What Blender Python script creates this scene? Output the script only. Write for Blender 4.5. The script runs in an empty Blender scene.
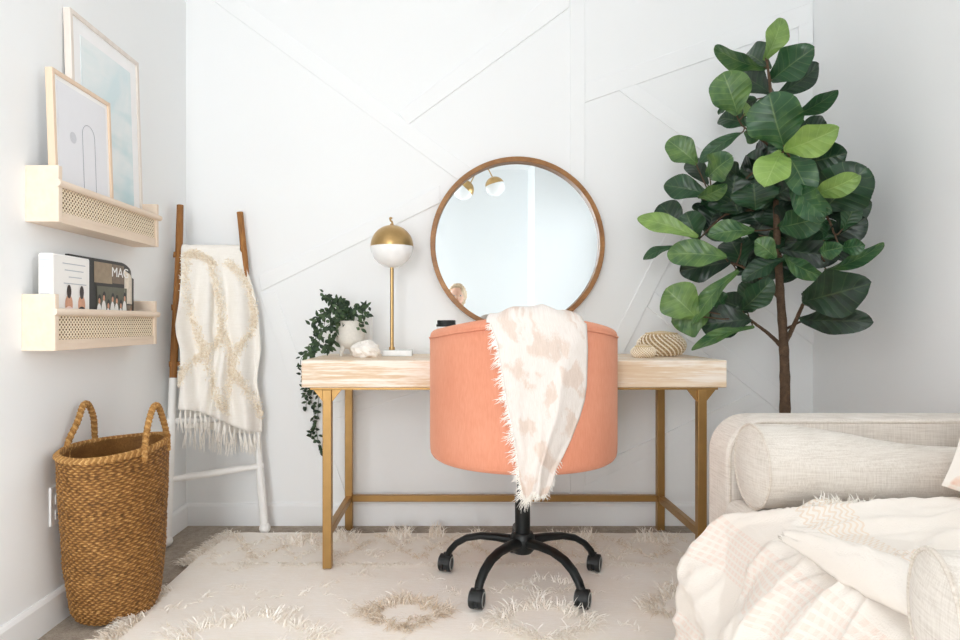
import bpy, math, random
from mathutils import Vector, noise as mn
C = bpy.context.scene.collection
F = 665.0; CX, CY, CZ = 456.0, 323.0, 0.894
WX0, WX1, WY, WYR, CEIL = -1.195, 1.58, 2.943, -1.66, 2.62
OFF = {}
rnd = random.Random(7)
pi = math.pi

def P(px, py, Y):
    "a point of the room at depth Y from its bearing"
    return Vector(((px-CX)/F*Y, Y, CZ-(py-CY)/F*Y))
def sm(a, b, x):
    t = max(0, min(1, (x-a)/(b-a))); return t*t*(3-2*t)
def lerp(a, b, t): return a+(b-a)*t
def nz(x, y, z=0): return mn.noise(Vector((x, y, z)))
def interp(tab, x):
    if x <= tab[0][0]: return tab[0][1]
    for (a, va), (b, vb) in zip(tab, tab[1:]):
        if x <= b: return va+(vb-va)*(x-a)/(b-a)
    return tab[-1][1]
def spline(pts, n=8):
    "Catmull-Rom through points"
    pts = [Vector(p) for p in pts]
    if len(pts) < 3:
        return [pts[0].lerp(pts[-1], i/n) for i in range(n+1)]
    out = []
    q = [pts[0]*2-pts[1]]+pts+[pts[-1]*2-pts[-2]]
    for i in range(1, len(q)-2):
        a, b, c, d = q[i-1:i+3]
        for k in range(n):
            t = k/n
            out.append(0.5*((2*b)+(c-a)*t+(2*a-5*b+4*c-d)*t*t+(3*b-a-3*c+d)*t**3))
    out.append(pts[-1]); return out

# ------------------------------------------------------------------ mesh builder
class MB:
    def __init__(s): s.v = []; s.f = []; s.uv = {}; s.col = {}
    def add(s, vs, fs, uvs=None, col=None):
        n = len(s.v); s.v += [Vector(v) for v in vs]; s.f += [tuple(i+n for i in f) for f in fs]
        if uvs:
            for i, u in enumerate(uvs): s.uv[n+i] = u
        if col is not None:
            for i in range(len(vs)): s.col[n+i] = col
    def box(s, x0, x1, y0, y1, z0, z1, fn=None, col=None):
        vs = [Vector((x, y, z)) for x in (x0, x1) for y in (y0, y1) for z in (z0, z1)]
        if fn: vs = [fn(v) for v in vs]
        s.add(vs, [(0, 1, 3, 2), (4, 6, 7, 5), (0, 4, 5, 1), (2, 3, 7, 6), (0, 2, 6, 4), (1, 5, 7, 3)], col=col)
    def prism(s, poly, y0, y1):
        "poly in (x,z), extruded along y"
        n = len(poly)
        vs = [(x, y0, z) for x, z in poly]+[(x, y1, z) for x, z in poly]
        s.add(vs, [tuple(range(n)), tuple(reversed(range(n, 2*n)))]+[(i, i+n, (i+1) % n+n, (i+1) % n) for i in range(n)])
    def grid(s, rows, uvs=None, wrap=False, col=None):
        m = len(rows); n = len(rows[0]); vs = [p for r in rows for p in r]
        fs = []
        for i in range(m-1):
            for j in range(n if wrap else n-1):
                k = (j+1) % n
                fs.append((i*n+j, i*n+k, (i+1)*n+k, (i+1)*n+j))
        s.add(vs, fs, [u for r in uvs for u in r] if uvs else None, col)
    def tube(s, pts, rad, n=8, cap=True, col=None, squash=None):
        pts = [Vector(p) for p in pts]
        if not hasattr(rad, '__len__'): rad = [rad]*len(pts)
        up = None; rings = []
        for i, p in enumerate(pts):
            d = (pts[min(i+1, len(pts)-1)]-pts[max(i-1, 0)])
            if d.length < 1e-9: d = Vector((0, 0, 1))
            d.normalize()
            if up is None:
                up = Vector((0, 0, 1)) if abs(d.z) < .9 else Vector((0, 1, 0))
            a = d.cross(up)
            if a.length < 1e-6: a = d.orthogonal()
            a.normalize(); b = a.cross(d).normalized(); up = b
            ring = []
            for k in range(n):
                t = 2*pi*k/n
                w = squash if squash else 1
                ring.append(p+a*math.cos(t)*rad[i]*w+b*math.sin(t)*rad[i])
            rings.append(ring)
        s.grid(rings, wrap=True, col=col)
        if cap:
            b0 = len(s.v)-len(rings)*n
            s.f.append(tuple(b0+k for k in range(n))); e = b0+(len(rings)-1)*n
            s.f.append(tuple(e+k for k in reversed(range(n))))
    def lathe(s, c, prof, n=40, axis='z', sx=1, sy=1):
        "prof: list of (radius, height)"
        c = Vector(c); rows = []
        for r, h in prof:
            row = []
            for k in range(n):
                t = 2*pi*k/n; a, b = r*math.cos(t)*sx, r*math.sin(t)*sy
                row.append(c+(Vector((a, b, h)) if axis == 'z' else Vector((h, a, b)) if axis == 'x' else Vector((a, h, b))))
            rows.append(row)
        s.grid(rows, wrap=True)
    def build(s, name, m, parent=None, smooth=False, bevel=0, seg=2, subsurf=0, angle=40):
        me = bpy.data.meshes.new(name)
        if parent is None:
            xs = [v.x for v in s.v]; ys = [v.y for v in s.v]; zz = min(v.z for v in s.v)
            off = Vector(((min(xs)+max(xs))/2, (min(ys)+max(ys))/2, zz))
        else: off = OFF[parent.name]
        me.from_pydata([v-off for v in s.v], [], s.f); me.update()
        if s.uv:
            l = me.uv_layers.new(name='UVMap')
            for lp in me.loops: l.data[lp.index].uv = s.uv.get(lp.vertex_index, (0, 0))
        if s.col:
            ca = me.color_attributes.new('tone', 'FLOAT_COLOR', 'POINT')
            for i in range(len(s.v)):
                g = s.col.get(i, .5); ca.data[i].color = (g, g, g, 1)
        if smooth:
            me.shade_smooth()
            if angle < 180: me.set_sharp_from_angle(angle=math.radians(angle))
        o = bpy.data.objects.new(name, me); C.objects.link(o); me.materials.append(m)
        if parent is None: o.location = off
        else: o.parent = parent
        OFF[o.name] = off
        if bevel:
            b = o.modifiers.new('bevel', 'BEVEL'); b.width = bevel; b.segments = seg; b.limit_method = 'ANGLE'
            me.shade_smooth(); b.harden_normals = False
            me.set_sharp_from_angle(angle=math.radians(40))
        if subsurf:
            b = o.modifiers.new('sub', 'SUBSURF'); b.levels = b.render_levels = subsurf
        return o

def tag(o, label=None, cat=None, group=None, kind=None):
    if label: o['label'] = label
    if cat: o['category'] = cat
    if group: o['group'] = group
    if kind: o['kind'] = kind
    return o
def empty(name, loc, label, cat, group=None):
    o = bpy.data.objects.new(name, None); C.objects.link(o); o.location = loc; o.empty_display_size = .05
    OFF[o.name] = Vector(loc); return tag(o, label, cat, group)

# ------------------------------------------------------------------ materials
def srgb(r, g, b):
    f = lambda c: (c/255/12.92) if c/255 <= .04045 else ((c/255+.055)/1.055)**2.4
    return (f(r), f(g), f(b), 1)
class NT:
    def __init__(s, name):
        s.m = bpy.data.materials.new(name); s.m.use_nodes = True
        s.t = s.m.node_tree; s.n = s.t.nodes; s.n.clear()
        s.out = s.n.new('ShaderNodeOutputMaterial'); s.b = s.n.new('ShaderNodeBsdfPrincipled')
        s.t.links.new(s.b.outputs[0], s.out.inputs[0])
    def new(s, ty, **kw):
        n = s.n.new(ty)
        for k, v in kw.items():
            if hasattr(n, k): setattr(n, k, v)
            else: n.inputs[k].default_value = v
        return n
    def link(s, a, b): s.t.links.new(a, b)
    def coord(s, scale=(1, 1, 1), kind='Object', rot=(0, 0, 0)):
        c = s.n.new('ShaderNodeTexCoord'); mp = s.n.new('ShaderNodeMapping')
        mp.inputs['Scale'].default_value = scale; mp.inputs['Rotation'].default_value = rot
        s.link(c.outputs[kind], mp.inputs[0]); return mp.outputs[0]
    def noise(s, vec, scale=5, detail=4, rough=.5, dist=0):
        n = s.n.new('ShaderNodeTexNoise'); n.inputs['Scale'].default_value = scale
        n.inputs['Detail'].default_value = detail; n.inputs['Roughness'].default_value = rough
        n.inputs['Distortion'].default_value = dist
        s.link(vec, n.inputs['Vector']); return n.outputs['Fac']
    def ramp(s, fac, stops):
        r = s.n.new('ShaderNodeValToRGB'); e = r.color_ramp.elements
        while len(e) < len(stops): e.new(.5)
        for k, (p, c) in enumerate(stops): e[k].position = p; e[k].color = c
        s.link(fac, r.inputs[0]); return r.outputs[0]
    def mix(s, fac, a, b, mode='MIX'):
        m = s.n.new('ShaderNodeMix'); m.data_type = 'RGBA'; m.blend_type = mode
        for sock, v in ((m.inputs[0], fac), (m.inputs[6], a), (m.inputs[7], b)):
            if hasattr(v, 'is_output'): s.link(v, sock)
            else: sock.default_value = v
        return m.outputs[2]
    def math(s, op, a, b=0, c=0):
        m = s.n.new('ShaderNodeMath'); m.operation = op
        for sock, v in zip(m.inputs, (a, b, c)):
            if hasattr(v, 'is_output'): s.link(v, sock)
            else: sock.default_value = v
        return m.outputs[0]
    def bump(s, h, strength=.3, dist=.01):
        b = s.n.new('ShaderNodeBump'); b.inputs['Strength'].default_value = strength; b.inputs['Distance'].default_value = dist
        s.link(h, b.inputs['Height']); s.link(b.outputs[0], s.b.inputs['Normal'])
    def color(s, c):
        if hasattr(c, 'is_output'): s.link(c, s.b.inputs['Base Color'])
        else: s.b.inputs['Base Color'].default_value = c
    def set(s, rough=.5, metal=0, spec=.5, sheen=0, **kw):
        s.b.inputs['Roughness'].default_value = rough; s.b.inputs['Metallic'].default_value = metal
        s.b.inputs['Specular IOR Level'].default_value = spec; s.b.inputs['Sheen Weight'].default_value = sheen
        for k, v in kw.items(): s.b.inputs[k].default_value = v
        return s.m
def plain(name, rgb, rough=.5, metal=0, var=.06, scale=20, bump=0, spec=.5, **kw):
    t = NT(name); c = srgb(*rgb); v = t.coord()
    n = t.noise(v, scale, 3)
    d = tuple(x*(1-var) for x in c[:3])+(1,); u = tuple(min(1, x*(1+var)) for x in c[:3])+(1,)
    t.color(t.ramp(n, [(.3, d), (.7, u)]))
    if bump: t.bump(n, bump, .004)
    return t.set(rough, metal, spec, **kw)
def wood(name, c1, c2, axis, rough=.5, freq=14, stretch=.08, wash=None, spec=.4):
    t = NT(name); sc = [1, 1, 1]; sc[axis] = stretch
    v = t.coord(tuple(sc)); n = t.noise(v, freq, 6, .65, .6); f = t.noise(v, freq*7, 3, .6)
    col = t.ramp(n, [(.25, srgb(*c1)), (.5, srgb(*[(a+b)/2 for a, b in zip(c1, c2)])), (.72, srgb(*c2))])
    if wash:
        w = t.ramp(t.noise(v, freq*2.2, 5, .75), [(.46, (0, 0, 0, 1)), (.57, (1, 1, 1, 1))])
        col = t.mix(w, col, srgb(*wash))
    col = t.mix(.25, col, t.ramp(f, [(.3, srgb(*c1)), (.7, srgb(*c2))]))
    t.color(col); t.bump(f, .15, .002); return t.set(rough, 0, spec)
def linen(name, base, thread, scale=420, rough=.95, amt=.5, slub=(60, 60)):
    t = NT(name); v = t.coord((1, 1, 1))
    a = t.noise(t.coord((1, 1, .05)), scale, 2); b = t.noise(t.coord((.05, .05, 1)), scale, 2)
    s1 = t.noise(t.coord((.08, .08, 1)), slub[0]*3, 3, .7)
    s = t.math('ADD', t.math('MULTIPLY', a, .5), t.math('MULTIPLY', b, .5))
    k = t.ramp(s, [(.38, (0, 0, 0, 1)), (.62, (1, 1, 1, 1))])
    k2 = t.ramp(s1, [(.35, (0, 0, 0, 1)), (.62, (1, 1, 1, 1))])
    col = t.mix(k, srgb(*thread), srgb(*base)); col = t.mix(t.math('MULTIPLY', k2, .5), col, srgb(*base))
    col = t.mix(amt, srgb(*base), col); t.color(col); t.bump(s, .35, .002)
    return t.set(rough, 0, .2, .15)

M = {}
def wallmat(name, rgb):
    t = NT(name); v = t.coord(); t.color(srgb(*rgb)); t.bump(t.noise(v, 260, 4), .05, .001); return t.set(.6, 0, .3)
M['wall'] = wallmat('wall_paint', (241, 243, 244))
M['trim'] = wallmat('trim_paint', (242, 244, 245))
M['ceil'] = wallmat('ceiling_paint', (246, 246, 246))
t = NT('carpet'); v = t.coord(); a = t.noise(v, 230, 3, .8); b = t.noise(v, 45, 4, .7)
col = t.mix(.6, t.ramp(a, [(.32, srgb(122, 112, 100)), (.68, srgb(212, 200, 186))]), t.ramp(b, [(.35, srgb(146, 136, 124)), (.65, srgb(190, 179, 165))]))
t.color(col); t.bump(t.math('ADD', a, b), .6, .005); M['carpet'] = t.set(1, 0, .1)
t = NT('rug_weave'); v = t.coord((1, 1, 1)); a = t.noise(t.coord((.15, 1, 1)), 190, 3, .7); b = t.noise(v, 7, 4)
t.color(t.mix(.5, t.ramp(a, [(.3, srgb(247, 240, 230)), (.7, srgb(254, 251, 246))]), t.ramp(b, [(.35, srgb(248, 241, 232)), (.65, srgb(254, 250, 245))])))
t.bump(a, .5, .003); M['rug'] = t.set(1, 0, .1)
def tonemat(name, dark, light, rough=.95, spec=.15, **kw):
    t = NT(name); at = t.n.new('ShaderNodeAttribute'); at.attribute_name = 'tone'
    n = t.noise(t.coord(), 60, 2); f = t.math('ADD', at.outputs['Fac'], t.math('MULTIPLY', t.math('SUBTRACT', n, .5), .4))
    t.color(t.ramp(f, [(0, srgb(*dark)), (1, srgb(*light))])); return t.set(rough, 0, spec, **kw)
M['wool'] = tonemat('wool_tufts', (196, 166, 122), (255, 252, 246))
M['desk'] = wood('whitewashed_wood', (205, 168, 124), (246, 232, 212), 0, .6, 15, .06, (250, 243, 234))
M['brass_paint'] = plain('brass_painted_steel', (170, 134, 82), .4, .7, .05, 30)
M['brass'] = plain('brushed_brass', (190, 158, 108), .3, 1, .04, 60)
M['globe'] = plain('opal_glass', (248, 249, 249), .12, 0, .01, 5, spec=.6)
M['frame_walnut'] = wood('walnut', (120, 78, 40), (182, 132, 78), 0, .4, 12, .5)
M['black'] = plain('black_metal', (22, 26, 27), .42, .3, .1)
M['blackp'] = plain('black_plastic', (26, 29, 30), .5, 0, .1)
M['wheelring'] = plain('grey_ring', (176, 178, 176), .4, .2)
M['pine'] = wood('pale_pine', (226, 204, 180), (240, 226, 211), 1, .55, 8, .12)
M['oakframe'] = wood('blonde_wood', (222, 196, 170), (236, 214, 192), 2, .5, 18, .1)
M['palewash'] = wood('pale_washed_wood', (214, 204, 194), (240, 233, 226), 2, .55, 22, .1)
M['paper'] = plain('paper', (247, 247, 248), .6, 0, .01)
M['cane'] = plain('cane', (246, 230, 204), .6, 0, .08, 200)
M['hole_shade'] = plain('cane_hole_shade', (122, 92, 62), .8)  # dark colour standing in for the shade behind the cane holes
M['ladder_wood'] = wood('ladder_wood', (110, 68, 28), (186, 130, 70), 2, .6, 30, .08)
M['ladder_white'] = plain('white_ladder_paint', (243, 243, 241), .45, 0, .02, 30, .2)
M['marble'] = plain('white_marble', (228, 230, 230), .25, 0, .08, 25)
M['ceramic'] = plain('stone_ceramic', (226, 222, 214), .7, 0, .05, 120, .25)
M['whitebox'] = plain('white_ceramic', (240, 241, 241), .4, 0, .02)
M['rock'] = plain('white_quartz', (242, 238, 232), .5, 0, .04, 30, .5)
t = NT('velvet_peach'); v = t.coord(); n = t.noise(v, 3.5, 5, .6); f = t.noise(t.coord((1, 1, .15)), 260, 2)
t.color(t.mix(.35, t.ramp(n, [(.3, srgb(217, 138, 106)), (.7, srgb(230, 158, 128))]), t.ramp(f, [(.3, srgb(216, 141, 112)), (.7, srgb(234, 166, 142))])))
t.bump(f, .1, .001); M['peach'] = t.set(.85, 0, .2, .35)
t.b.inputs['Sheen Tint'].default_value = srgb(255, 214, 190)
M['sofa'] = linen('sofa_linen', (234, 227, 219), (176, 163, 148), 420, amt=.5)
M['sofa2'] = linen('bolster_linen', (234, 228, 220), (178, 165, 150), 420, amt=.5)
M['piping'] = linen('piping_linen', (226, 218, 208), (168, 150, 130), 300)
M['foot'] = plain('dark_wood_foot', (92, 66, 44), .5)
M['white_cloth'] = linen('white_cotton', (245, 242, 236), (226, 221, 212), 420, amt=.4)
M['shag'] = tonemat('beige_shag', (232, 218, 196), (255, 250, 240))
M['fringe'] = tonemat('white_fringe', (214, 206, 192), (255, 253, 248))
M['bark'] = wood('fig_bark', (66, 52, 42), (116, 94, 74), 0, .8, 40, 1, spec=.2)
M['mirror'] = plain('mirror_glass', (226, 232, 234), .005, 1, 0)
M['lid'] = M['blackp']
M['hair'] = wood('hair', (150, 116, 84), (240, 220, 188), 2, .5, 40, .2)
M['skin'] = plain('skin', (226, 178, 152), .5, 0, .03, **{'Subsurface Weight': .1})
M['sweater'] = linen('beige_sweater', (214, 200, 184), (180, 164, 146), 150)
M['jeans'] = linen('blue_denim', (92, 110, 136), (60, 76, 100), 300)
M['socket'] = plain('outlet_plate', (244, 244, 243), .35, 0, .01)
M['slot'] = plain('outlet_slots', (150, 150, 148), .6, 0, 0)

# basket weave colours; groove shade and strand highlights go into the tone
t = NT('seagrass'); at = t.n.new('ShaderNodeAttribute'); at.attribute_name = 'tone'
n = t.noise(t.coord(), 240, 3, .8); n2 = t.noise(t.coord((1, 1, 2)), 14, 3)
f = t.math('ADD', t.math('MULTIPLY', at.outputs['Fac'], .62), t.math('ADD', t.math('MULTIPLY', n, .45), t.math('MULTIPLY', n2, .22)))
t.color(t.ramp(f, [(.22, srgb(58, 36, 16)), (.48, srgb(126, 86, 42)), (.74, srgb(178, 132, 74)), (.98, srgb(222, 184, 122))])); M['seagrass'] = t.set(.65, 0, .3)
# fig leaves: UV u = across (-1..1 -> 0..1), v = along
def leafmat(name, dark, light, vein, veinamt=.5):
    t = NT(name); c = t.n.new('ShaderNodeTexCoord'); sp = t.n.new('ShaderNodeSeparateXYZ'); t.link(c.outputs['UV'], sp.inputs[0])
    u = t.math('ABSOLUTE', t.math('MULTIPLY', t.math('SUBTRACT', sp.outputs[0], .5), 2))
    mid = t.ramp(u, [(.0, (1, 1, 1, 1)), (.05, (0, 0, 0, 1))])
    w = t.math('SUBTRACT', t.math('MULTIPLY', sp.outputs[1], 7), t.math('MULTIPLY', t.math('POWER', u, .8), 1.5))
    fr = t.math('ABSOLUTE', t.math('SUBTRACT', t.math('FRACT', w), .5))
    side = t.ramp(fr, [(.0, (1, 1, 1, 1)), (.07, (0, 0, 0, 1))])
    vv = t.math('MAXIMUM', mid, t.math('MULTIPLY', side, .6))
    at = t.n.new('ShaderNodeAttribute'); at.attribute_name = 'tone'
    n = t.noise(t.coord(), 22, 3)
    f = t.math('ADD', at.outputs['Fac'], t.math('MULTIPLY', t.math('SUBTRACT', n, .5), .5))
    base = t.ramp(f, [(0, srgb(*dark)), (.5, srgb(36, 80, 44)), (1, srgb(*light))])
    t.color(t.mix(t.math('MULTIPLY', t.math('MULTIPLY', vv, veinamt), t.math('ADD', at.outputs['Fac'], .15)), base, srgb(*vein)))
    t.bump(t.math('ADD', t.math('MULTIPLY', fr, -1.0), t.math('MULTIPLY', n, .5)), .35, .006)
    return t.set(.36, 0, .5)
M['leaf'] = leafmat('fig_leaf', (9, 30, 21), (134, 166, 84), (176, 200, 130), .38)
M['vine'] = tonemat('vine_leaf', (22, 44, 28), (86, 112, 70), .5, .4)
M['vstem'] = plain('vine_stem', (54, 62, 40), .7)

# checked throw on the sofa: UV pattern
t = NT('cream_throw'); c = t.n.new('ShaderNodeTexCoord'); sp = t.n.new('ShaderNodeSeparateXYZ'); t.link(c.outputs['UV'], sp.inputs[0])
U_, V_ = sp.outputs[0], sp.outputs[1]
def band(v, a, b):
    return t.math('MULTIPLY', t.math('GREATER_THAN', v, a), t.math('LESS_THAN', v, b))
st = t.math('GREATER_THAN', t.math('FRACT', t.math('MULTIPLY', U_, 52)), .5)
rows = t.math('GREATER_THAN', t.math('FRACT', t.math('MULTIPLY', V_, 62)), .35)
bnd = t.math('ADD', band(V_, .38, .50), band(V_, .12, .22))
wv = t.noise(t.coord(kind='UV', scale=(1, 1, 1)), 260, 2)
pk = t.math('MULTIPLY', t.math('MULTIPLY', bnd, rows), t.math('ADD', t.math('MULTIPLY', st, .5), .3))
col = t.mix(pk, srgb(244, 237, 229), srgb(242, 224, 213))
kn = t.math('MULTIPLY', band(V_, .60, .70), t.math('GREATER_THAN', t.math('SINE', t.math('ADD', t.math('MULTIPLY', V_, 500), t.math('MULTIPLY', t.math('SINE', t.math('MULTIPLY', U_, 230)), 2.2))), .3))
col = t.mix(t.math('MULTIPLY', kn, .45), col, srgb(232, 206, 176))
t.color(col); t.bump(t.math('ADD', wv, t.math('MULTIPLY', kn, -.8)), .35, .003); M['throw'] = t.set(.95, 0, .15, .1)
# soft patchwork throw on the chair
t = NT('patch_throw'); v = t.coord(kind='UV'); n = t.noise(v, 3.2, 3, .6)
c = t.n.new('ShaderNodeTexCoord'); sp = t.n.new('ShaderNodeSeparateXYZ'); t.link(c.outputs['UV'], sp.inputs[0])
d1 = t.math('ADD', t.math('MULTIPLY', sp.outputs[0], 1.6), t.math('MULTIPLY', sp.outputs[1], 3.1)); d2 = t.math('SUBTRACT', t.math('MULTIPLY', sp.outputs[1], 3.3), t.math('MULTIPLY', sp.outputs[0], 1.9))
d1 = t.math('ADD', d1, t.math('MULTIPLY', n, 2.6)); d2 = t.math('ADD', d2, t.math('MULTIPLY', t.noise(v, 2.1, 2), 2.2))
fz = t.noise(v, 60, 4, .8); d1 = t.math('ADD', d1, t.math('MULTIPLY', fz, .35)); d2 = t.math('ADD', d2, t.math('MULTIPLY', fz, .35))
soft = [(0, (0, 0, 0, 1)), (.38, (0, 0, 0, 1)), (.5, (1, 1, 1, 1)), (.88, (1, 1, 1, 1)), (1, (0, 0, 0, 1))]
w1 = t.ramp(t.math('FRACT', d1), soft); w2 = t.ramp(t.math('FRACT', d2), soft)
fine = t.noise(t.coord(kind='UV', scale=(1, .1, 1)), 160, 3, .7)
col = t.mix(t.math('MULTIPLY', w1, w2), t.ramp(fine, [(.3, srgb(228, 219, 212)), (.7, srgb(241, 235, 230))]), t.ramp(fine, [(.3, srgb(216, 198, 185)), (.7, srgb(232, 217, 207))]))
t.color(col); t.bump(fine, .4, .003); M['throw2'] = t.set(.95, 0, .15, .1)
# spotted cushion
t = NT('spotted_cushion'); v = t.coord(); vo = t.n.new('ShaderNodeTexVoronoi'); vo.inputs['Scale'].default_value = 13; t.link(v, vo.inputs['Vector'])
n = t.noise(v, 40, 2)
k = t.ramp(t.math('ADD', vo.outputs['Distance'], t.math('MULTIPLY', n, .2)), [(.5, (1, 1, 1, 1)), (.58, (0, 0, 0, 1))])
t.color(t.mix(k, srgb(238, 231, 223), srgb(226, 184, 160))); M['spots'] = t.set(.95, 0, .15)
# prints
t = NT('watercolour_print'); v = t.coord((1, 1, 1)); n = t.noise(v, 3.4, 4, .5, .8); n2 = t.noise(t.coord((1, .5, 2), rot=(.6, 0, 0)), 5, 3)
t.color(t.mix(.35, t.ramp(n, [(.36, srgb(196, 222, 228)), (.55, srgb(233, 239, 240)), (.7, srgb(244, 241, 238))]), t.ramp(n2, [(.35, srgb(176, 212, 216)), (.5, srgb(236, 241, 242))]))); M['print'] = t.set(.35, 0, .5)
M['print_grey'] = plain('grey_print', (232, 233, 238), .4, 0, .01)
M['ink'] = plain('ink_line', (150, 152, 160), .6, 0, 0)
M['inkdot'] = plain('ink_dot', (206, 208, 214), .6, 0, .05, 200)
for nm, c_ in dict(c_brown=(122, 104, 86), c_black=(40, 38, 36), c_cream=(226, 216, 200), c_skin=(214, 160, 130), c_hair=(46, 30, 24), c_white=(242, 241, 238), c_text=(180, 186, 194), c_sepia=(150, 132, 108), c_green=(96, 96, 80), c_pink=(240, 214, 208)).items():
    M[nm] = plain(nm[2:]+'_print', c_, .4, 0, .12 if nm not in ('c_white', 'c_text') else 0, 60)

# ------------------------------------------------------------------ the room
def struct(mb, name, m, **kw): return tag(mb.build(name, m, **kw), kind='structure')
b = MB(); b.box(WX0-.1, WX1+.1, WYR-.1, WY+.1, -.1, 0); struct(b, 'floor', M['carpet'])
b = MB(); b.box(WX0-.1, WX1+.1, WYR-.1, WY+.1, CEIL, CEIL+.1); struct(b, 'ceiling', M['ceil'])
b = MB(); b.box(WX0-.1, WX1+.1, WY, WY+.1, 0, CEIL); struct(b, 'wall_back', M['wall'])
def wall_with_hole(name, axis, c0, c1, a0, a1, h):
    "wall slab between c0..c1 (thickness), spanning a0..a1, hole h=(a,b,z0,z1)"
    b = MB()
    def bx(p, q, z0, z1):
        if axis == 'x': b.box(c0, c1, p, q, z0, z1)
        else: b.box(p, q, c0, c1, z0, z1)
    bx(a0, h[0], 0, CEIL); bx(h[1], a1, 0, CEIL); bx(h[0], h[1], 0, h[2]); bx(h[0], h[1], h[3], CEIL)
    struct(b, name, M['wall'])
WL = (-1.5, -.1, .12, 2.15); WR = (-.92, .1, .15, 2.15); WB = (-1.12, -.22, .12, 2.3)
wall_with_hole('wall_left', 'x', WX0-.1, WX0, WYR, WY, WL)
wall_with_hole('wall_right', 'x', WX1, WX1+.1, WYR, WY, WR)
wall_with_hole('wall_front', 'y', WYR-.1, WYR, WX0-.1, WX1+.1, WB)
b = MB(); b.box(.81, WX1, WYR, -1.0, 0, CEIL); struct(b, 'wall_closet', M['wall'])
t = NT('window_glass'); t.n.remove(t.b); tr = t.new('ShaderNodeBsdfTransparent'); gl = t.new('ShaderNodeBsdfGlossy', Roughness=.02)
fz = t.new('ShaderNodeFresnel', IOR=1.45); mx = t.new('ShaderNodeMixShader'); t.link(fz.outputs[0], mx.inputs[0]); t.link(tr.outputs[0], mx.inputs[1]); t.link(gl.outputs[0], mx.inputs[2]); t.link(mx.outputs[0], t.out.inputs[0]); M['glass'] = t.m
def window(n, axis, c, sgn, h, power):
    "frame, bars and pane in the hole; daylight comes from just outside"
    def bx(b, p, q, z0, z1, d0, d1):
        lo, hi = sorted((c+sgn*d0, c+sgn*d1))
        if axis == 'x': b.box(lo, hi, p, q, z0, z1)
        else: b.box(p, q, lo, hi, z0, z1)
    b = MB(); a0, a1, z0, z1 = h
    for p, q, u, w in ((a0, a0+.05, z0, z1), (a1-.05, a1, z0, z1), (a0+.05, a1-.05, z0, z0+.05), (a0+.05, a1-.05, z1-.05, z1), (a0+.05, a1-.05, (z0+z1)/2-.02, (z0+z1)/2+.02)): bx(b, p, q, u, w, .03, .07)
    f = struct(b, 'window_%d' % n, M['trim'])
    b = MB(); bx(b, a0+.05, a1-.05, z0+.05, z1-.05, .048, .052); g = b.build('pane', M['glass'], f)
    L = bpy.data.lights.new('daylight', 'AREA'); L.shape = 'RECTANGLE'; L.energy = power
    L.color = (.965, .985, 1)
    o = bpy.data.objects.new('daylight', L); C.objects.link(o)
    mid = (a0+a1)/2; zc = (z0+z1)/2
    if axis == 'x':
        o.location = (c+sgn*.13, mid, zc); L.size = z1-z0; L.size_y = a1-a0; o.rotation_euler = (0, pi/2*sgn, 0)
    else:
        o.location = (mid, c+sgn*.13, zc); L.size = a1-a0; L.size_y = z1-z0; o.rotation_euler = (pi/2 if sgn < 0 else -pi/2, 0, 0)
window(1, 'x', WX0, -1, WL, 36); window(2, 'x', WX1, 1, WR, 37); window(3, 'y', WYR, -1, WB, 66)  # all unseen; the right-wall one is added to brighten the left wall
BH = .098
def baseboard(name, fn):
    b = MB(); prof = [(0, 0), (.014, 0), (.014, BH-.012), (.010, BH-.004), (.006, BH), (0, BH)]
    fn(b, prof); struct(b, name, M['trim'])
def bb_x(b, prof, y, x0, x1, s):
    n = len(prof); vs = [(x0, y+s*d, z) for d, z in prof]+[(x1, y+s*d, z) for d, z in prof]
    b.add(vs, [(i, (i+1) % n, (i+1) % n+n, i+n) for i in range(n)]+[tuple(range(n)), tuple(range(n, 2*n))])
def bb_y(b, prof, x, y0, y1, s):
    n = len(prof); vs = [(x+s*d, y0, z) for d, z in prof]+[(x+s*d, y1, z) for d, z in prof]
    b.add(vs, [(i, (i+1) % n, (i+1) % n+n, i+n) for i in range(n)]+[tuple(range(n)), tuple(range(n, 2*n))])
baseboard('baseboard_back', lambda b, p: bb_x(b, p, WY, WX0, WX1, -1))
baseboard('baseboard_left', lambda b, p: bb_y(b, p, WX0, WYR, WY, 1))
baseboard('baseboard_right', lambda b, p: bb_y(b, p, WX1, -1.0, WY, -1))
# slim boards nailed on the back wall in a geometric pattern
def wpt(px, py): p = P(px, py, WY); return (p.x, p.z)
BOARDS = [
    ([(570, -72), (584.6, -72), (584.6, 505), (570, 505)], .008),
    ([(569, 8), (408, 125), (398, 113), (551, -4), (569, -16)], .007),
    ([(212, 0), (470, 189), (470, 168), (240, 0)], .006),
    ([(274, 285), (440, 203), (440, 186), (259, 276), (262, 291)], .0075),
    ([(260, 293), (334, 505), (350, 505), (275.5, 291)], .006),
    ([(326, 422), (570, 341), (570, 325), (321, 407)], .007),
    ([(584.6, 103), (811, 23), (811, 3), (584.6, 84)], .007),
    ([(798, 26), (812, 22), (812, 44), (798, 47)], .011),
    ([(618.5, 90.6), (813, 231), (813, 210), (634.8, 85)], .0062),
    ([(716, 170), (623, 353), (600, 398), (584.6, 398), (584.6, 394), (700, 166)], .0075),
    ([(647, 307), (776, 409), (813, 438), (813, 415), (654, 292)], .0065),
    ([(690, 222), (813, 318), (813, 345), (680, 243)], .0065),
    ([(584.6, 470), (750, 393.5), (765, 402), (584.6, 485)], .0075),
]
for k, (poly, th) in enumerate(BOARDS):
    b = MB(); b.prism([wpt(*q) for q in poly], WY-th, WY+.001); struct(b, 'trim_%d' % (k+1), M['trim'], bevel=.0015, seg=1)
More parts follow.
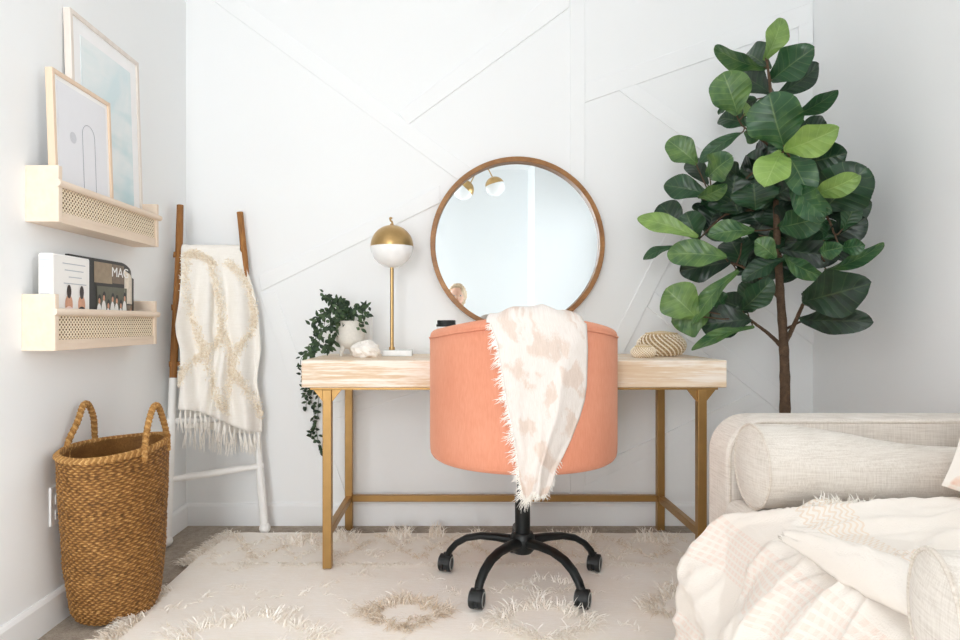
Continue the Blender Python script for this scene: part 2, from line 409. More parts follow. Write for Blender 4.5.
# outlet
o = empty('wall_outlet', (WX0, 1.987, .295), 'white double outlet plate low on left wall behind the woven basket', 'outlet')
b = MB(); b.box(WX0, WX0+.006, 1.952, 2.022, .295, .41); b.build('cover_plate', M['socket'], o, bevel=.002)
for z in (.325, .37):
    b = MB(); b.box(WX0+.006, WX0+.008, 1.972, 2.002, z-.014, z+.014); s = b.build('socket', M['socket'], o, bevel=.001)
    b = MB(); b.box(WX0+.008, WX0+.0085, 1.978, 1.981, z-.006, z+.007); b.box(WX0+.008, WX0+.0085, 1.993, 1.996, z-.006, z+.007); b.build('slot', M['slot'], s)

# ------------------------------------------------------------------ desk
DX0, DX1, DY0, DY1, DZ0, DZ1 = -.555, .972, 2.385, 2.905, .662, .760
o = empty('writing_desk', ((DX0+DX1)/2, 2.64, 0), 'long whitewashed wood desk with brass coloured metal legs against the panelled wall', 'desk')
b = MB(); b.box(DX0, DX1, DY0, DY1, DZ0, DZ1); b.build('desktop', M['desk'], o, bevel=.004)
b = MB(); b.box(DX0+.03, DX1-.03, DY0+.004, DY1-.02, DZ0-.008, DZ0)
b.build('underframe', M['brass_paint'], o, bevel=.001)
LW = .016
for x in (-.463, .884):
    for y, zb in ((2.40, .012), (2.88, 0)):
        b = MB(); b.box(x-LW, x+LW, y-LW, y+LW, zb, DZ0-.008); lg = b.build('leg', M['brass_paint'], o, bevel=.002)
        if y < 2.5:
            for s in (-1, 1):
                b = MB(); b.prism([(x+s*LW, DZ0-.009), (x+s*(LW+.034), DZ0-.009), (x+s*(LW+.03), DZ0-.014), (x+s*LW, DZ0-.052)], y-.006, y+.006)
                b.build('gusset', M['brass_paint'], lg)
    b = MB(); b.box(x-.012, x+.012, 2.40+LW, 2.88-LW, .122, .150); b.build('side_rail', M['brass_paint'], o, bevel=.002)
b = MB(); b.box(-.463+LW, .884-LW, 2.868, 2.892, .122, .150); b.build('back_rail', M['brass_paint'], o, bevel=.002)

# ------------------------------------------------------------------ swivel chair
SX, SY = .228, 2.28; SR = .316
o = empty('swivel_chair', (SX, SY, .012), 'peach velvet barrel swivel chair on a black five-star wheeled base', 'chair')
def top_h(a):
    a = abs(a)
    if a < pi/2: return .915-.04*math.sin(a)**2
    return lerp(.875, .63, sm(pi/2, 2.5, a))
ZB = .437
n = 144; rows = []
angs = [-pi+2*pi*k/n for k in range(n)]
def ring(rf, zf): return [Vector((SX+rf(a)*math.sin(a), SY-rf(a)*math.cos(a), zf(a))) for a in angs]
T = .07
prof = []
for k in range(5):
    q = k/4*pi/2; prof.append((lambda a, q=q: SR-.03+.03*math.sin(q), lambda a, q=q: ZB+.03-.03*math.cos(q)))
rows = [ring(lambda a: .02, lambda a: ZB)]+[ring(r, z) for r, z in prof]
for k in range(1, 13): rows.append(ring(lambda a: SR+.001, lambda a, k=k: lerp(ZB+.03, top_h(a)-.036, k/12)))
rows.append(ring(lambda a: SR-.004, lambda a: top_h(a)-.033))
rows.append(ring(lambda a: SR, lambda a: top_h(a)-.029))
for k in range(9):
    q = k/8*pi; rows.append(ring(lambda a, q=q: SR-T/2+T/2*math.cos(q), lambda a, q=q: top_h(a)-.024+.024*math.sin(q)))
rows.append(ring(lambda a: SR-T, lambda a: .52)); rows.append(ring(lambda a: .02, lambda a: .52))
b = MB(); b.grid(rows, wrap=True); b.build('backrest_shell', M['peach'], o, smooth=True, angle=60)
b = MB(); pts = ring(lambda a: SR+.0015, lambda a: top_h(a)-.031); b.tube(pts+[pts[0]], .0032, 6); b.build('piping', M['peach'], o, smooth=True)
b = MB(); b.lathe((SX, SY, 0), [(.001, .52), (SR-T-.004, .52), (SR-T-.002, .56), (SR-T-.006, .585), (SR-T-.03, .6), (.1, .607), (.001, .608)], 64); b.build('seat_cushion', M['peach'], o, smooth=True)
b = MB(); b.lathe((SX, SY, 0), [(.001, .145), (.026, .145), (.026, .30), (.019, .305), (.019, .42), (.06, .425), (.06, .437), (.001, .437)], 32); b.build('column', M['black'], o, smooth=True)
b = MB(); b.lathe((SX, SY, 0), [(.001, .108), (.03, .108), (.04, .12), (.042, .165), (.034, .178), (.001, .18)], 32); b.build('hub', M['black'], o, smooth=True)
for k in range(5):
    a = pi/2+k*2*pi/5; d = Vector((math.cos(a), math.sin(a), 0)); c0 = Vector((SX, SY, 0)); sd = Vector((-d.y, d.x, 0))
    prof = [(.03, .148, .019, .016), (.09, .152, .018, .013), (.15, .150, .017, .011), (.2, .138, .016, .011), (.238, .115, .015, .011), (.262, .088, .014, .011), (.272, .066, .013, .011)]
    rws = []
    for i, (r, z, w, h) in enumerate(prof):
        i0, i1 = max(i-1, 0), min(i+1, len(prof)-1)
        tg = Vector((prof[i1][0]-prof[i0][0], prof[i1][1]-prof[i0][1])).normalized(); nn = d*(-tg.y)+Vector((0, 0, tg.x))
        p = c0+d*r+Vector((0, 0, z))
        rws.append([p+sd*w*math.copysign(abs(math.cos(q))**.7, math.cos(q))+nn*h*math.copysign(abs(math.sin(q))**.7, math.sin(q)) for q in [2*pi*j/16 for j in range(16)]])
    b = MB(); b.grid(rws, wrap=True); b.f.append(tuple(len(b.v)-16+j for j in range(16))); b.build('base_arm', M['black'], o, smooth=True, angle=60)
    e = c0+d*.278; ang = {0: .4, 1: .5, 2: 1.0, 3: 2.2, 4: 2.6}[k]
    ang = -.30 if e.x < SX else -.42
    if k == 0: ang = .1
    ax = Vector((math.cos(ang), math.sin(ang), 0)); fw = Vector((-ax.y, ax.x, 0))
    def loc(u, v_, w): return e+ax*u+fw*v_+Vector((0, 0, w))
    WRr = .0285; zc = .012+WRr
    b = MB(); b.tube([e+Vector((0, 0, .062)), e+Vector((0, 0, .078))], .008, 10)
    # hood between and over the wheels
    rws = []
    for j in range(13):
        q = lerp(-.35, pi*.95, j/12); rws.append([loc(u, math.cos(q)*(WRr+.0035), zc+math.sin(q)*(WRr+.0035)) for u in (-.019, -.017, .017, .019)])
    b.grid(rws); b.box(-.004, .004, -.02, .02, .02, .06, fn=lambda v: loc(v.x, v.y, v.z)); cs = b.build('caster', M['blackp'], o, smooth=True)
    for s in (-1, 1):
        rows = [[loc(s*u, math.cos(2*pi*j/28)*r, zc+math.sin(2*pi*j/28)*r) for j in range(28)] for u, r in ((.005, .002), (.005, WRr-.002), (.007, WRr), (.019, WRr), (.022, WRr-.003), (.022, .021), (.0205, .019), (.0205, .001))]
        b = MB(); b.grid(rows, wrap=True); b.build('wheel', M['blackp'], cs, smooth=True)
        rows = [[loc(s*u, math.cos(2*pi*j/28)*r, zc+math.sin(2*pi*j/28)*r) for j in range(28)] for u, r in ((.0221, .0245), (.0232, .0243), (.0232, .0205), (.0215, .0203))]
        b = MB(); b.grid(rows, wrap=True); b.build('hubcap_ring', M['wheelring'], cs, smooth=True)

# ------------------------------------------------------------------ throw over the chair back
def strand(b, p, d, L, w, tone, curl=.3, seg=3, n=3, grav=0):
    "one tapered yarn end"
    p = Vector(p); d = Vector(d).normalized(); pts = [p]
    for k in range(seg):
        d = (d+Vector((rnd.uniform(-1, 1), rnd.uniform(-1, 1), rnd.uniform(-1, 1)))*curl+Vector((0, 0, -grav))).normalized()
        pts.append(pts[-1]+d*L/seg)
    b.tube(pts, [w*(1-.75*k/seg) for k in range(seg+1)], n, cap=False, col=tone)
def cyl_hit(px, py, R):
    m = (px-CX)/F
    # (mY-SX)^2+(Y-SY)^2=R^2 nearest root
    A = m*m+1; B = -2*(m*SX+SY); Cc = SX*SX+SY*SY-R*R; D = B*B-4*A*Cc
    Y = (-B-math.sqrt(max(D, 0)))/(2*A); return P(px, py, Y)
LE = [(304, 493), (315, 487), (330, 492), (345, 497), (360, 499), (375, 502), (395, 505), (410, 508), (440, 514), (460, 517), (480, 519), (497, 523)]
RE = [(304, 572), (312, 583), (325, 587), (350, 588), (385, 587), (400, 585), (420, 579), (440, 571), (455, 564), (470, 556), (485, 552), (497, 546)]
NV, NU = 64, 40
b = MB(); rows = []; uvs = []
def fold(u, v):
    f = .010*math.sin(u*9+v*2.5)*(.3+v)+.008*nz(u*4, v*3, 3)+.004*nz(u*11, v*9, 8)
    f += .014*math.exp(-((u-.78+.25*v)/.07)**2)*sm(.1, .5, v)
    f += .010*math.exp(-((u-.35-.3*v)/.06)**2)*sm(.2, .6, v)
    return f
# over the top and down the inside first (behind), then the outside
for j in range(10):
    q = pi*(1-j/10)
    row = []; uv = []
    for i in range(NU+1):
        u = i/NU; x = lerp(493, 578, u) if j < 5 else lerp(487, 585, u)
        a = math.asin(max(-1, min(1, ((x-CX)/F*1.98-SX)/SR)))
        R = SR-T/2+(T/2+.008+.006*abs(nz(u*5, j*.3, 5)))*math.cos(q)
        z = top_h(a)-.024+(.040+.016*math.sin(u*pi)+.008*nz(u*6, j*.2, 9))*math.sin(q)
        if j == 0: z -= .14
        row.append(Vector((SX+R*math.sin(a), SY-R*math.cos(a), z))); uv.append((u, -.12+j*.012))
    rows.append(row); uvs.append(uv)
for j in range(NV+1):
    v = j/NV; py = lerp(323, 497, v); xl, xr = interp(LE, py), interp(RE, py)
    row = []; uv = []
    for i in range(NU+1):
        u = i/NU; f = fold(u, v)+.006
        p = cyl_hit(lerp(xl, xr, u), py+(0 if v < .85 else (v-.85)*40*(nz(u*3, 1, 4))), SR+.004+max(0, f)*sm(0, .12, v)+.004)
        row.append(p); uv.append((u*(xr-xl)/100+.2*v, v))
    rows.append(row); uvs.append(uv)
b.grid(rows, uvs)
th = empty('chair_throw', (SX+.03, 1.96, .58), 'cream and beige frayed cotton throw hanging over the peach chair back', 'throw')
c_ = b.build('cloth', M['throw2'], th, smooth=True, angle=180)
sd = c_.modifiers.new('sol', 'SOLIDIFY'); sd.thickness = .004; sd.offset = 1
b = MB()
for j in range(10, len(rows)):
    for k in range(5):
        p = rows[j][0].lerp(rows[min(j+1, len(rows)-1)][0], rnd.random())
        clump = .5+.5*math.sin(j*.9)
        strand(b, p+Vector((.002, -.002, 0)), (-1, -.15, -.5+rnd.uniform(-.5, .3)), rnd.uniform(.012, .030)*(.5+clump), .0016, rnd.uniform(.6, 1), .35)
for i in range(NU+1):
    for k in range(3):
        p = rows[-1][i]; strand(b, p+Vector((0, -.001, rnd.uniform(0, .01))), (rnd.uniform(-.7, .4), -.1, -1), rnd.uniform(.012, .040)*(1.25-i/NU), .0013, rnd.uniform(.6, 1), .3)
for j in range(len(rows)-14, len(rows)):
    for k in range(2): strand(b, rows[j][-1], (.5, -.1, -1), rnd.uniform(.006, .016), .0014, .8, .3)
tag(b.build('fringe', M['fringe'], th), kind='stuff')

# ------------------------------------------------------------------ round mirror
mc = Vector((.268, WY, 1.239))
o = empty('round_mirror', (mc.x, WY, mc.z-.38), 'large round wall mirror in a thin walnut frame above the desk', 'mirror')
def ringrows(prof, n=96, rad=lambda r, t: r):
    return [[Vector((mc.x+rad(r, 2*pi*k/n)*math.cos(2*pi*k/n), WY-d, mc.z+rad(r, 2*pi*k/n)*math.sin(2*pi*k/n))) for k in range(n)] for r, d in prof]
b = MB(); b.grid(ringrows([(.352, .0), (.378, .0), (.3805, .003), (.3805, .047), (.379, .05), (.361, .05), (.359, .048), (.359, .018), (.352, .018), (.352, 0)]), wrap=True)
b.build('frame', M['frame_walnut'], o, smooth=True)
b = MB(); b.grid(ringrows([(.001, .020), (.3585, .020)]), wrap=True); b.build('mirror_glass', M['mirror'], o)

# ------------------------------------------------------------------ table lamp
LX, LY = -.262, 2.72
o = empty('table_lamp', (LX, LY, DZ1), 'brass and white globe table lamp on a marble base standing on the desk', 'lamp')
b = MB(); b.box(-.299, -.178, LY-.045, LY+.045, DZ1, DZ1+.024); b.build('base', M['marble'], o, bevel=.003)
b = MB(); b.tube([(LX, LY, DZ1+.024), (LX, LY, 1.13)], .0075, 16); b.tube([(LX, LY, DZ1+.024), (LX, LY, DZ1+.036)], .012, 16); b.build('stem', M['brass'], o, smooth=True)
gz = 1.207; R = .087
b = MB(); b.lathe((LX, LY, gz), [(R*math.sin(q), -R*math.cos(q)) for q in [pi/2*k/16+1e-3 for k in range(17)]], 48); b.build('glass_globe', M['globe'], o, smooth=True)
b = MB(); b.lathe((LX, LY, gz), [(R*1.008*math.cos(q), R*1.008*math.sin(q)) for q in [pi/2*k/16-1e-3*(k == 0) for k in range(16)]]+[(.0005, R*1.008)], 48); cap = b.build('brass_cap', M['brass'], o, smooth=True)
b = MB(); b.tube(spline([(LX, LY, gz+R-.002), (LX+.001, LY, gz+R+.012), (LX-.006, LY, gz+R+.02), (LX-.007, LY, gz+R+.03), (LX+.001, LY, gz+R+.027)], 5), .004, 8)
b.lathe((LX, LY, gz+R), [(.009, -.002), (.007, .006), (.001, .008)], 16); b.build('switch', M['brass'], cap, smooth=True)

# ------------------------------------------------------------------ planter with vine
PX, PY = -.43, 2.70
o = empty('planter', (PX, PY, DZ1), 'stone coloured tripod planter with trailing green vine on left end of desk', 'potted plant')
b = MB(); prof = [(.001, .020), (.02, .022), (.042, .032), (.056, .052), (.061, .075), (.0615, .10), (.061, .135), (.056, .135), (.055, .1), (.001, .1)]
b.lathe((PX, PY, DZ1+.008), prof, 40); pot = b.build('pot', M['ceramic'], o, smooth=True, angle=50)
for a in (-2.4, -.75, 1.57):
    d = Vector((math.cos(a), math.sin(a), 0)); b = MB()
    c0 = Vector((PX, PY, DZ1)); b.tube([c0+d*.030+Vector((0, 0, .046)), c0+d*.040+Vector((0, 0, .02)), c0+d*.044], [.014, .009, .006], 12); b.build('leg', M['ceramic'], pot, smooth=True)
b = MB(); st = MB()
def small_leaf(b, p, d, L, w, tone):
    d = Vector(d).normalized(); n0 = Vector((rnd.uniform(-.6, .6), -1, rnd.uniform(-.2, .9))); s = d.cross(n0).normalized(); n0 = s.cross(d)
    rows = []
    for t_, ww in ((0, .08), (.25, .8), (.5, 1), (.75, .65), (1, .04)):
        c = p+d*L*t_+n0*(-.25*L*t_*t_); rows.append([c-s*w*ww/2, c-n0*w*.12, c+s*w*ww/2])
    b.grid(rows, col=tone)
vines = [([(352, 318), (345, 308), (332, 300), (322, 294)], 2.70), ([(350, 316), (358, 308), (366, 312), (362, 328)], 2.64), ([(350, 315), (360, 306), (368, 307)], 2.70),
         ([(348, 316), (335, 309), (326, 318), (322, 335), (314, 350), (310, 356)], 2.62), ([(346, 317), (333, 318), (330, 335), (322, 350)], 2.6),
         ([(347, 315), (336, 305), (322, 314), (311, 326)], 2.66), ([(345, 318), (338, 325), (334, 340), (326, 352)], 2.66), ([(344, 313), (330, 310), (318, 325), (315, 342), (312, 354)], 2.72),
         ([(350, 314), (345, 304), (338, 300)], 2.74)]
for ln, Y in vines:
    pts = spline([P(x, y, Y) for x, y in ln], 7); st.tube(pts, .0012, 5)
    for k, p in enumerate(pts):
        for q in range(2):
            a = rnd.uniform(0, 2*pi); small_leaf(b, p+Vector((rnd.uniform(-.008, .008), rnd.uniform(-.02, .01), rnd.uniform(-.008, .008))), (math.cos(a), rnd.uniform(-.6, .2), math.sin(a)-.2), rnd.uniform(.016, .03), rnd.uniform(.010, .017), rnd.choice((.1, .2, .35, .6)))
# strands hanging down past the left end of the desk
for ln in ([(340, 318, 2.66), (322, 330, 2.68), (309, 351, 2.72), (301.5, 358, 2.74), (301, 370, 2.74), (306, 385, 2.86), (311, 400, 2.915), (315, 420, 2.915), (318, 440, 2.915), (323, 456, 2.915)],
           [(306, 388, 2.9), (318, 386, 2.915), (318, 410, 2.915), (315, 428, 2.915), (310, 436, 2.915)], [(318, 390, 2.915), (308, 392, 2.915), (306, 406, 2.915)]):
    pts = spline([P(*q) for q in ln], 7); st.tube(pts, .0012, 5)
    for p in pts[::1 if pts[0].z < .76 else 2] if pts[0].z > .76 else pts[::2]:
        for q in range(2 if p.z < .66 else 1):
            a = rnd.uniform(0, 2*pi); small_leaf(b, p+Vector((rnd.uniform(-.01, .01), -.004, 0)), (math.cos(a)*.9, -.3, math.sin(a)*.7-.5), rnd.uniform(.016, .028), rnd.uniform(.010, .017), rnd.choice((.05, .15, .3)))
b.build('foliage', M['vine'], o); st.build('stem', M['vstem'], o)
b = MB(); p0 = P(352, 355, 2.82); b.box(-.44, -.36, 2.80, 2.88, DZ1, DZ1+.165)
tag(b.build('ceramic_box', M['whitebox'], bevel=.004), 'plain white square ceramic vase standing behind the tripod planter', 'vase')
# quartz
b = MB(); rows = []
for i in range(13):
    th_ = pi*i/12; row = []
    for k in range(22):
        ph = 2*pi*k/22; d = Vector((math.sin(th_)*math.cos(ph), math.sin(th_)*math.sin(ph), math.cos(th_)))
        r = 1+.22*mn.noise(d*2.3+Vector((4, 1, 2)))+.14*mn.cell(d*2.5)*.6
        row.append(Vector((-.352+d.x*.054*r, 2.60+d.y*.04*r, max(DZ1, DZ1+.028+d.z*.036*r))))
    rows.append(row)
b.grid(rows, wrap=True); tag(b.build('quartz_rock', M['rock']), 'chunky white crystal rock between the planter and the lamp base', 'rock')
# coffee cup
o = empty('coffee_cup', (-.045, 2.5, DZ1), 'paper coffee cup with black lid on desk, mostly hidden behind chair', 'cup')
cc = (-.037, 2.56, DZ1); o.location = cc; OFF[o.name] = Vector(cc)
b = MB(); b.lathe(cc, [(.001, 0), (.029, 0), (.037, .125), (.001, .125)], 32); b.build('cup_body', M['paper'], o, smooth=True)
b = MB(); b.lathe(cc, [(.039, .120), (.039, .128), (.0355, .130), (.0355, .143), (.033, .145), (.031, .141), (.001, .141)], 32); b.build('lid', M['lid'], o, smooth=True)
# little woven lidded boxes at the right end
t = NT('twine'); c = t.n.new('ShaderNodeAttribute'); c.attribute_name = 'tone'
t.color(t.ramp(c.outputs['Fac'], [(0, srgb(150, 118, 76)), (.5, srgb(214, 190, 150)), (1, srgb(250, 240, 222))])); M['twine'] = t.set(.8, 0, .2)
def coil(name, c, rx, ry, h, label, rows_n=9, rim=.7):
    o = empty(name, c, label, 'basket', 'woven baskets on the desk'); c = Vector(c)
    b = MB()
    def rad(t_): return (math.sin(pi*(.18+.68*t_)))**.55
    N = 26
    for k in range(N):   # diagonal cords
        for sgn, rr, tone in ((1, .985, .35), (-1, 1, .95)):
            pts = []
            for j in range(13):
                t_ = j/12; a = 2*pi*k/N+sgn*t_*1.1; r = rad(t_)*rr
                pts.append(c+Vector((rx*r*math.cos(a), ry*r*math.sin(a), .003+t_*(h-.008))))
            b.tube(pts, .0034, 5, col=tone+rnd.uniform(-.1, .1))
    b.build('woven_side', M['twine'], o)
    b = MB(); rw = []
    for j in range(9):
        t_ = j/8; rw.append([c+Vector((rx*rad(t_)*.94*math.cos(2*pi*k/32), ry*rad(t_)*.94*math.sin(2*pi*k/32), .001+t_*(h-.006))) for k in range(32)])
    b.grid(rw, wrap=True, col=.15); b.build('lining', M['twine'], o, smooth=True)
    b = MB()
    for q in range(7):
        r = rad(1)*(1-.13*q); pts = [c+Vector((rx*r*math.cos(2*pi*k/60), ry*r*math.sin(2*pi*k/60), h-.004+.0012*math.sin(k*2.1)+.0012*q)) for k in range(61)]
        b.tube(pts, .0042, 6, col=.75 if q % 2 else .45)
    b.build('lid', M['twine'], o)
coil('woven_basket', (.834, 2.70, DZ1), .098, .07, .094, 'larger oval twine basket at the right end of desk')
coil('woven_basket', (.725, 2.575, DZ1), .046, .042, .046, 'small twine basket tucked in front of the larger oval one')

# ------------------------------------------------------------------ wall shelves (left wall)
def shelf(z0, y0, label):
    y1 = y0+.621; xw, xf = WX0, -1.102
    o = empty('wall_shelf', (xw, (y0+y1)/2, z0), label, 'shelf', 'pine ledge shelves on the left wall')
    for ya in (y0, y1-.018):
        b = MB(); b.box(xw, xf, ya, ya+.018, z0, z0+.157); b.build('end_board', M['pine'], o, bevel=.0015)
    b = MB(); b.box(xw, xf-.003, y0+.018, y1-.018, z0, z0+.02); b.build('bottom_board', M['pine'], o, bevel=.001)
    b = MB(); b.box(xw, xw+.006, y0+.018, y1-.018, z0+.02, z0+.06); b.build('back_strip', M['pine'], o)
    b = MB(); b.tube([(xf-.001, y0-.006, z0+.108), (xf-.001, y1+.01, z0+.108)], .0105, 16); b.build('dowel_rail', M['pine'], o, smooth=True)
    b = MB(); b.box(xf-.011, xf-.003, y0+.018, y1-.018, z0+.02, z0+.030); b.build('front_lip', M['pine'], o)
    b = MB(); zl, zh = z0+.030, z0+.1; ya, yb = y0+.018, y1-.018; x = xf-.007
    N = 38; dy = (yb-ya)/N; NZ = 5; dz = (zh-zl)/NZ; vs = []; fs = []
    for k in range(N):
        for m_ in range(NZ):
            cy, cz = ya+(k+.5)*dy, zl+(m_+.5)*dz; b0 = len(vs)
            for q in range(8):
                a = 2*pi*q/8+pi/8; c_, s_ = math.cos(a), math.sin(a); e = 1/max(abs(c_), abs(s_))
                vs.append((x, cy+c_*e*dy/2, cz+s_*e*dz/2))
            for q in range(8):
                a = 2*pi*q/8+pi/8; vs.append((x+.0008, cy+math.cos(a)*dy*.28, cz+math.sin(a)*dz*.28))
            for q in range(8):
                a = 2*pi*q/8+pi/8; vs.append((x-.001, cy+math.cos(a)*dy*.28, cz+math.sin(a)*dz*.28))
            for q in range(8): fs += [(b0+q, b0+(q+1) % 8, b0+8+(q+1) % 8, b0+8+q), (b0+8+q, b0+8+(q+1) % 8, b0+16+(q+1) % 8, b0+16+q)]
    b.add(vs, fs)
    b.build('cane_panel', M['cane'], o)
    b = MB(); b.box(x-.0035, x-.0025, ya, yb, zl, zh); b.build('hole_shade_sheet', M['hole_shade'], o)  # added sheet, coloured dark so the cane holes look shaded
    return o
shelf(1.175, 1.844, 'upper pine ledge shelf with cane front holding two framed prints')
shelf(.817, 1.828, 'lower pine ledge shelf with cane front holding book and magazine')

def picture(name, y0, y1, z0, h, xb, xt, th, fw, m, matw, label, art):
    "leaning frame: face at xb (bottom) and xt (top)"
    o = empty(name, (xb-th/2, (y0+y1)/2, z0), label, 'picture')
    up = Vector((xt-xb, 0, math.sqrt(max(h*h-(xt-xb)**2, 0)))).normalized(); nr = Vector((up.z, 0, -up.x))
    P0 = Vector((xb, 0, z0))
    fn = lambda v: P0+Vector((0, v.y, 0))+up*v.z+nr*v.x
    b = MB()
    for a0, a1, c0, c1 in ((y0, y0+fw, 0, h), (y1-fw, y1, 0, h), (y0+fw, y1-fw, 0, fw), (y0+fw, y1-fw, h-fw, h)): b.box(-th, 0, a0, a1, c0, c1, fn)
    b.build('frame', m, o, bevel=.001)
    b = MB(); b.box(-th+.002, -.006, y0+fw*.6, y1-fw*.6, fw*.6, h-fw*.6, fn); mt = b.build('mat_board', M['paper'], o)
    art(mt, fn, y0+fw+matw, y1-fw-matw, fw+matw, h-fw-matw)
def art1(par, fn, a0, a1, c0, c1):
    b = MB(); b.box(-.006, -.0045, a0, a1, c0, c1, fn); b.build('print', M['print'], par)
def art2(par, fn, a0, a1, c0, c1):
    b = MB(); b.box(-.006, -.0045, a0, a1, c0, c1, fn); b.build('print', M['print_grey'], par)
    b = MB(); ac = lerp(a0, a1, .60); r = .034; zt = lerp(c0, c1, .67); zb_ = lerp(c0, c1, .12)
    pts = [(ac-r, zb_), (ac-r, zt)]+[(ac-r*math.cos(q), zt+r*math.sin(q)) for q in [pi*k/14 for k in range(15)]]+[(ac+r, zb_), (ac-r, zb_)]
    b.tube([fn(Vector((-.004, p, q))) for p, q in pts], .0009, 4); b.build('arch_line', M['ink'], par)
    b = MB(); yc, zc = lerp(a0, a1, .28), lerp(c0, c1, .60)
    b.add([fn(Vector((-.004, yc+.017*math.cos(2*pi*k/24), zc+.017*math.sin(2*pi*k/24)))) for k in range(24)], [tuple(range(24))]); b.build('dot', M['inkdot'], par)
picture('framed_print', 2.016, 2.452, 1.196, .657, -1.150, -1.170, .022, .014, M['palewash'], .045, 'large framed pale blue watercolour print leaning on the upper shelf', art1)
picture('framed_print', 1.865, 2.180, 1.196, .418, -1.118, -1.133, .021, .012, M['oakframe'], .014, 'smaller blonde wood framed arch print leaning in front of large print', art2)
# book and magazine on the lower shelf
o = empty('book', (-1.145, 1.95, .838), 'white hardback book with two small figures on its cover, lower shelf', 'book')
b = MB(); b.box(-1.163, -1.121, 1.850, 2.035, .838, 1.088); b.build('cover', M['c_white'], o, bevel=.003)
b = MB(); b.box(-1.159, -1.125, 1.854, 2.0365, .841, 1.0895); b.build('pages', M['paper'], o)
fb = lambda v: Vector((-1.1205+v.x, v.y, v.z))
b = MB()
for k, (ya, yb) in enumerate(((1.895, 2.01), (1.905, 2.0), (1.925, 1.99), (1.9, 2.015))): b.box(-.0004, .0003, ya, yb, 1.064-k*.019, 1.0665-k*.019, fb)
for k in range(9): b.box(-1.158, -1.130, 1.8492, 1.8502, 1.07-k*.019, 1.0715-k*.019)
b.build('cover_lettering', M['c_text'], o)
for yc in (1.925, 1.99):
    b = MB(); b.lathe((-1.1203, yc, 0), [(.0005, 0), (.001, .0003)], 12, 'x')
    def blob(cy, cz, ry, rz, d): return [Vector((-1.1203+d, cy+ry*math.cos(2*pi*k/20), cz+rz*math.sin(2*pi*k/20))) for k in range(20)]
    b = MB(); b.add(blob(yc, .948, .019, .028, .0002), [tuple(range(20))]); b.build('figure', M['c_skin'], o)
    b = MB(); b.add(blob(yc, .985, .011, .02, .0006), [tuple(range(20))]); b.build('figure_hair', M['c_hair'], o)
    b = MB(); b.add(blob(yc, .925, .022, .018, .0008), [tuple(range(20))]); b.build('figure_dress', M['c_pink'] if yc < 1.95 else M['c_black'], o)
o = empty('magazine', (-1.15, 2.2, .838), 'dark collage magazine headed MAG with curling edge, beside white book', 'magazine')
def mx_(y, d=0): return -1.140+d+.008*math.sin((y-1.97)*5)-.03*sm(2.30, 2.40, y)
def patch(b, y0, y1, z0, z1, d, zc=0):
    n_ = max(2, int((y1-y0)/.015)); rows = []
    for j in (0, 1):
        rows.append([Vector((mx_(lerp(y0, y1, k/n_), d), lerp(y0, y1, k/n_), (z0 if j == 0 else z1)-(zc*sm(2.2, 2.4, lerp(y0, y1, k/n_)) if j else 0))) for k in range(n_+1)])
    b.grid(rows)
b = MB(); n_ = 24; fr = []; bk = []
for j, z in enumerate((.838, 1.098)):
    fr.append([Vector((mx_(lerp(1.955, 2.4, k/n_)), lerp(1.955, 2.4, k/n_), z-(.045*sm(2.25, 2.4, lerp(1.955, 2.4, k/n_)) if j else 0))) for k in range(n_+1)])
    bk.append([v+Vector((-.009, 0, 0)) for v in fr[-1]])
b.grid([bk[0], fr[0], fr[1], bk[1]]); b.grid([bk[0], bk[1]]); b.grid([[bk[0][-1], fr[0][-1]], [bk[1][-1], fr[1][-1]]]); b.build('pages', M['c_black'], o)
def pb(name, m, lst):
    b = MB()
    for a in lst: patch(b, *a)
    return b.build(name, M[m], o)
pb('photo_left', 'c_sepia', [(2.085, 2.19, 1.022, 1.088, .001)]); pb('photo_right', 'c_cream', [(2.268, 2.37, .96, 1.085, .001, .04)])
pb('photo_dark', 'c_brown', [(2.192, 2.266, 1.025, 1.088, .001, .005)]); pb('photo_people', 'c_green', [(2.10, 2.285, .86, 1.012, .001)])
pb('photo_figures', 'c_brown', [(2.287, 2.375, .86, .955, .001)])
def el(b, yc, zc, ry, rz, d): b.add([Vector((mx_(yc+ry*math.cos(2*pi*k/14), d), yc+ry*math.cos(2*pi*k/14), zc+rz*math.sin(2*pi*k/14))) for k in range(14)], [tuple(range(14))]); return b
for k in range(7):
    yc = 2.112+k*.026; zz = .962+.014*math.sin(k*2.3)
    f_ = el(MB(), yc, zz-.05, .015, .046, .0016+.0002*(k % 2)).build('printed_shirt', M['c_white'], o)
    el(MB(), yc+.002, zz+.010, .009, .013, .0020).build('printed_hair', M['c_black'], f_); el(MB(), yc, zz+.002, .006, .009, .0024).build('printed_face', M['c_skin'], f_)
for k in range(3): el(MB(), 2.31+k*.022, .915, .008, .03, .0016).build('printed_figure', M['c_skin'], o)
cu = bpy.data.curves.new('title_text', 'FONT'); cu.body = 'MAG'; cu.size = .045; cu.extrude = .0003; cu.align_x = 'LEFT'
tmp = bpy.data.objects.new('tmp', cu); C.objects.link(tmp); me = bpy.data.meshes.new_from_object(tmp, depsgraph=bpy.context.evaluated_depsgraph_get()); bpy.data.objects.remove(tmp)
me.name = 'title_text'; me.materials.clear(); me.materials.append(M['c_white']); tx = bpy.data.objects.new('title_text', me); C.objects.link(tx); tx.parent = o
tx.rotation_euler = (pi/2, 0, pi/2-.08); tx.location = Vector((mx_(2.2, .0025), 2.182, 1.047))-OFF[o.name]

